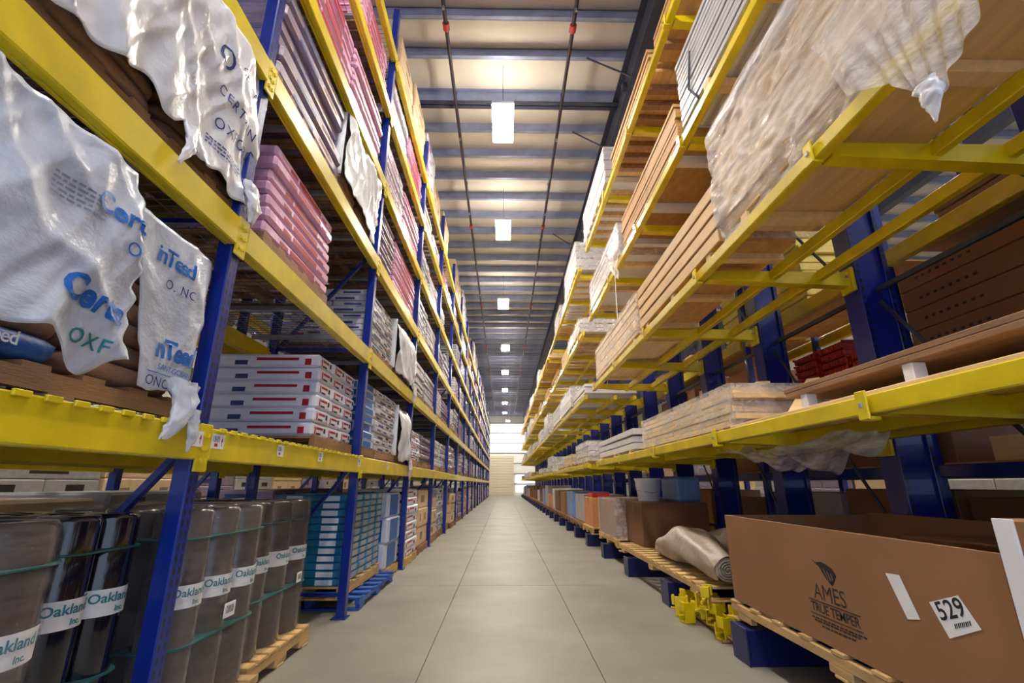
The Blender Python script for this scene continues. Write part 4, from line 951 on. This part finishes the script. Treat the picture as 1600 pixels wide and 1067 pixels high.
for k in range(9):
    y_ = 2.035 - k * .0085; z_ = .665 + k * .0034; q.box(1.747, 1.7476, y_ - (.002 if k % 2 else .0032), y_ + .002, z_, z_ + .016, INKD)
q.obj('barcode', bx, -T)
q = MB(); 
for k in range(4): q.box(1.7482, 1.749, 3.78, 3.9 - .02 * (k % 2), .66 + k * .035, .664 + k * .035, CARDIN)
q.obj('printed_lines', bx, -T)
# neighbouring carton with white taped edge at the right frame edge
cb = thing('cardboard_box', 'taller cardboard box with white taped edge at the right frame edge', 'box', (2.3, 1.15, .368)); T = Vector(cb.location)
MB().cbox(1.72, 2.85, .55, 1.735, .368, 1.085, CARD, .006).obj('box_body', cb, -T); MB().cbox(1.713, 1.722, 1.67, 1.742, .37, 1.085, LABEL, .002).obj('edge_tape', cb, -T); MB().cbox(1.76, 2.8, 1.735, 1.742, 1.0, 1.08, LABEL, .002).obj('edge_tape', cb, -T)
pallet('wood pallet under the taller cardboard box', (2.3, .98, .236), 1.15, 1.15, .13, PINE, 7)

# long pallet with polythene rolls
pallet('low pale pallet under the limp plastic rolls', (2.3, 6.05, .236), 3.2, 1.15, .12, PINE, 16)
def poly_roll(label, pts, rad, seed, spiral=True):
    t = thing('polythene_roll', label, 'plastic roll', pts[0]); O = Vector(pts[0]); P = [Vector(p) for p in pts]; b = MB()
    def at(s):
        s *= len(P) - 1; i = min(int(s), len(P) - 2); f = s - i
        p0, p1, p2, p3 = P[max(i - 1, 0)], P[i], P[i + 1], P[min(i + 2, len(P) - 1)]
        return .5 * ((2 * p1) + (p2 - p0) * f + (2 * p0 - 5 * p1 + 4 * p2 - p3) * f * f + (3 * p1 - p0 - 3 * p2 + p3) * f ** 3)
    def f(u, v):
        c = at(v); d = (at(min(1, v + .02)) - at(max(0, v - .02))).normalized(); a_ = d.cross(Vector((0, 0, 1))).normalized(); u_ = a_.cross(d)
        i = v * (len(rad) - 1); j = min(int(i), len(rad) - 2); r = rad[j] + (rad[j + 1] - rad[j]) * (i - j); t_ = 2 * math.pi * u
        q = r * (1 + .16 * fr(math.cos(t_) * 1.5, math.sin(t_) * 1.5, v * 6 + seed) + .05 * math.sin(t_ * 5 + v * 9))
        p = c + a_ * (math.cos(t_) * q) + u_ * (math.sin(t_) * q * .88); p.z = max(p.z, .36)
        return tuple(p - O)
    b.grid(f, 36, 60, POLY); b.obj('film', t)
    if spiral:
        d = (P[0] - P[1]).normalized(); s = d.cross(Vector((0, 0, 1))).normalized(); sp = []
        for k in range(60):
            a_ = k * .42; r = rad[0] * (.1 + .8 * k / 60); sp.append(tuple(d * .012 + s * (r * math.cos(a_)) + Vector((0, 0, 1)) * (r * math.sin(a_) * .88)))
        MB().tube(sp, .007, POLY, 5).obj('rolled_end', t)
        MB().add([tuple(s * (rad[0] * .97 * math.cos(k * math.pi / 10)) + Vector((0, 0, rad[0] * .85 * math.sin(k * math.pi / 10)))) for k in range(20)], [tuple(range(20))], POLY).obj('end_face', t)
    return t
poly_roll('long limp roll of grey plastic film on the low pallet, its end toward the camera', [(1.93, 4.42, .49), (1.93, 4.8, .56), (1.97, 5.25, .58), (2.0, 5.65, .56), (1.98, 6.05, .50), (1.95, 6.45, .43)], [.115, .17, .20, .20, .15, .03], 2)
poly_roll('second limp plastic roll lying behind the long one', [(2.46, 4.5, .52), (2.5, 5.0, .57), (2.5, 5.6, .56), (2.46, 6.2, .50)], [.15, .2, .2, .13], 7)

# yellow clamps on a board on the floor
bd = thing('wooden_board', 'short wooden board with rollers lying on the floor under the yellow brackets', 'board', (1.9, 4.6, 0)); 
MB().cbox(-.13, .13, -.55, .5, .026, .05, DIRTW, .005).obj('board', bd)
for yy in (-.4, .35): MB().tube([(-.18, yy, .013), (.14, yy, .013)], .0125, DIRTW, 10).obj('roller', bd)
def clamp(label, loc, rz, rx=0):
    t = thing('yellow_bracket', label, 'bracket', loc, rz, 'yellow steel brackets on the floor'); t.rotation_euler = (rx, 0, rz)
    b = MB(); b.cbox(-.05, .05, -.006, .006, 0, .17, YEL, .003); b.cbox(-.05, .05, -.006, .10, 0, .012, YEL, .003); b.cbox(-.05, .05, .09, .102, 0, .12, YEL, .003); b.obj('channel', t)
    MB().cbox(-.075, -.05, -.02, .05, .10, .18, YEL, .004).obj('lug', t); MB().cbox(.05, .075, -.02, .05, .10, .18, YEL, .004).obj('lug', t)
    MB().tube([(-.09, .045, .06), (.09, .045, .06)], .012, YEL, 8).obj('pin', t)
for k, (x, y, z, a, rx) in enumerate([(1.79, 5.02, .052, .3, 0), (1.84, 4.85, .052, .9, .1), (1.80, 4.66, .052, -.2, 0), (1.95, 4.78, .052, 1.3, 0), (1.83, 4.46, .052, .6, 0), (1.68, 4.74, .002, .2, 0), (1.72, 4.37, .20, 1.0, 0), (1.8, 4.24, .002, .4, 0), (1.68, 4.98, .002, -.4, 0), (1.92, 4.32, .052, 1.4, 0)]):
    clamp('yellow steel bracket in the pile on the floor, %s from the far end' % ORD[k], (x, y, z), a, rx)

# further goods on the right floor
carton('carton', 'tall brown carton wrapped in film behind the low pallet', 'carton', 1.95, 2.9, 7.05, 7.95, .356 + .0, .95, CARDD)
fc = carton('film_wrapped_carton', 'brown carton wrapped in silvery film, next to the low pallet', 'carton', 1.8, 2.85, 8.0, 9.4, .37, .95, CARD)
place(shell_mesh(1.09, 1.44, .60, .03, WRAP2), 'stretch_wrap', fc, (0, 0, 0))
pallet('wood pallet under the silvery film-wrapped carton', (2.33, 8.7, .236), 1.5, 1.1, .13, PINE, 7)
bk = thing('white_bucket', 'white plastic bucket on top of the brown carton', 'bucket', (2.2, 7.5, .952)); MB().lathe([(.15, 0), (.155, .01), (.19, .3), (.2, .305), (.2, .33), (.185, .33), (.15, .02)], BUCK, 24).obj('pail', bk); MB().tube([(-.19, 0, .27), (-.2, -.03, .16), (0, -.235, .12), (.2, -.03, .16), (.19, 0, .27)], .005, GALV, 6).obj('bail_handle', bk)
bk2 = MB().cbox(2.5, 2.85, 7.1, 7.8, .952, 1.3, BLUT, .03).obj('blue_package'); tag(bk2, 'blue wrapped package beside the white bucket', 'package')
rd = MB(); rd.cbox(1.84, 2.2, 10.3, 10.9, .93, 1.02, REDC, .02); tag(rd.obj('red_package'), 'red package lying on the orange-brown carton', 'package')
carton('carton', 'orange-brown carton with red package on top, on the right floor', 'carton', 1.8, 2.8, 10.1, 11.1, .37, .93, ORG)
pallet('wood pallet under the orange-brown carton', (2.3, 10.6, .236), 1.15, 1.1, .13, PINE, 7)
y = 11.5; i = 0
cols = [(SACKW, 'pale wrapped carton'), (BLUT, 'blue film-wrapped carton'), (CARD, 'cardboard carton'), (CARDD, 'dark brown carton'), (WHITEP, 'white carton'), (ORG, 'orange-brown carton')]
while y < 46:
    L = R.uniform(.9, 1.4); m, wd = cols[i % 6] if R.random() < .7 else cols[3]; H = R.uniform(.45, .8)
    pallet('wood pallet on the right floor, %s beyond the orange-brown carton' % ORD[min(i, 29)], (2.3, y + L / 2, .236), L + .05, 1.1, .13, DIRTW, 5)
    carton('carton', '%s on the right floor, %s beyond the orange-brown one' % (wd, ORD[min(i, 29)]), 'carton', 1.78 + R.uniform(0, .1), 2.8, y, y + L, .367, .367 + H, m); y += L + R.uniform(.15, .5); i += 1
# film hanging under the lowest right shelf
fm = thing('torn_film', 'clear torn film sagging under the lowest right shelf', 'film', (2.2, 3.5, 1.5)); T = Vector(fm.location)
b = MB(); b.grid(lambda u, v: (1.95 + .35 * v + .05 * fr(u * 4, v * 4, 1) - T.x, 2.8 + 1.6 * u - T.y, 1.505 - (.22 * math.sin(math.pi * u) ** .7 + .1 * fr(u * 7, v * 3, 5)) * (.3 + .7 * v) - T.z), 60, 24, WRAP3); b.obj('film', fm)
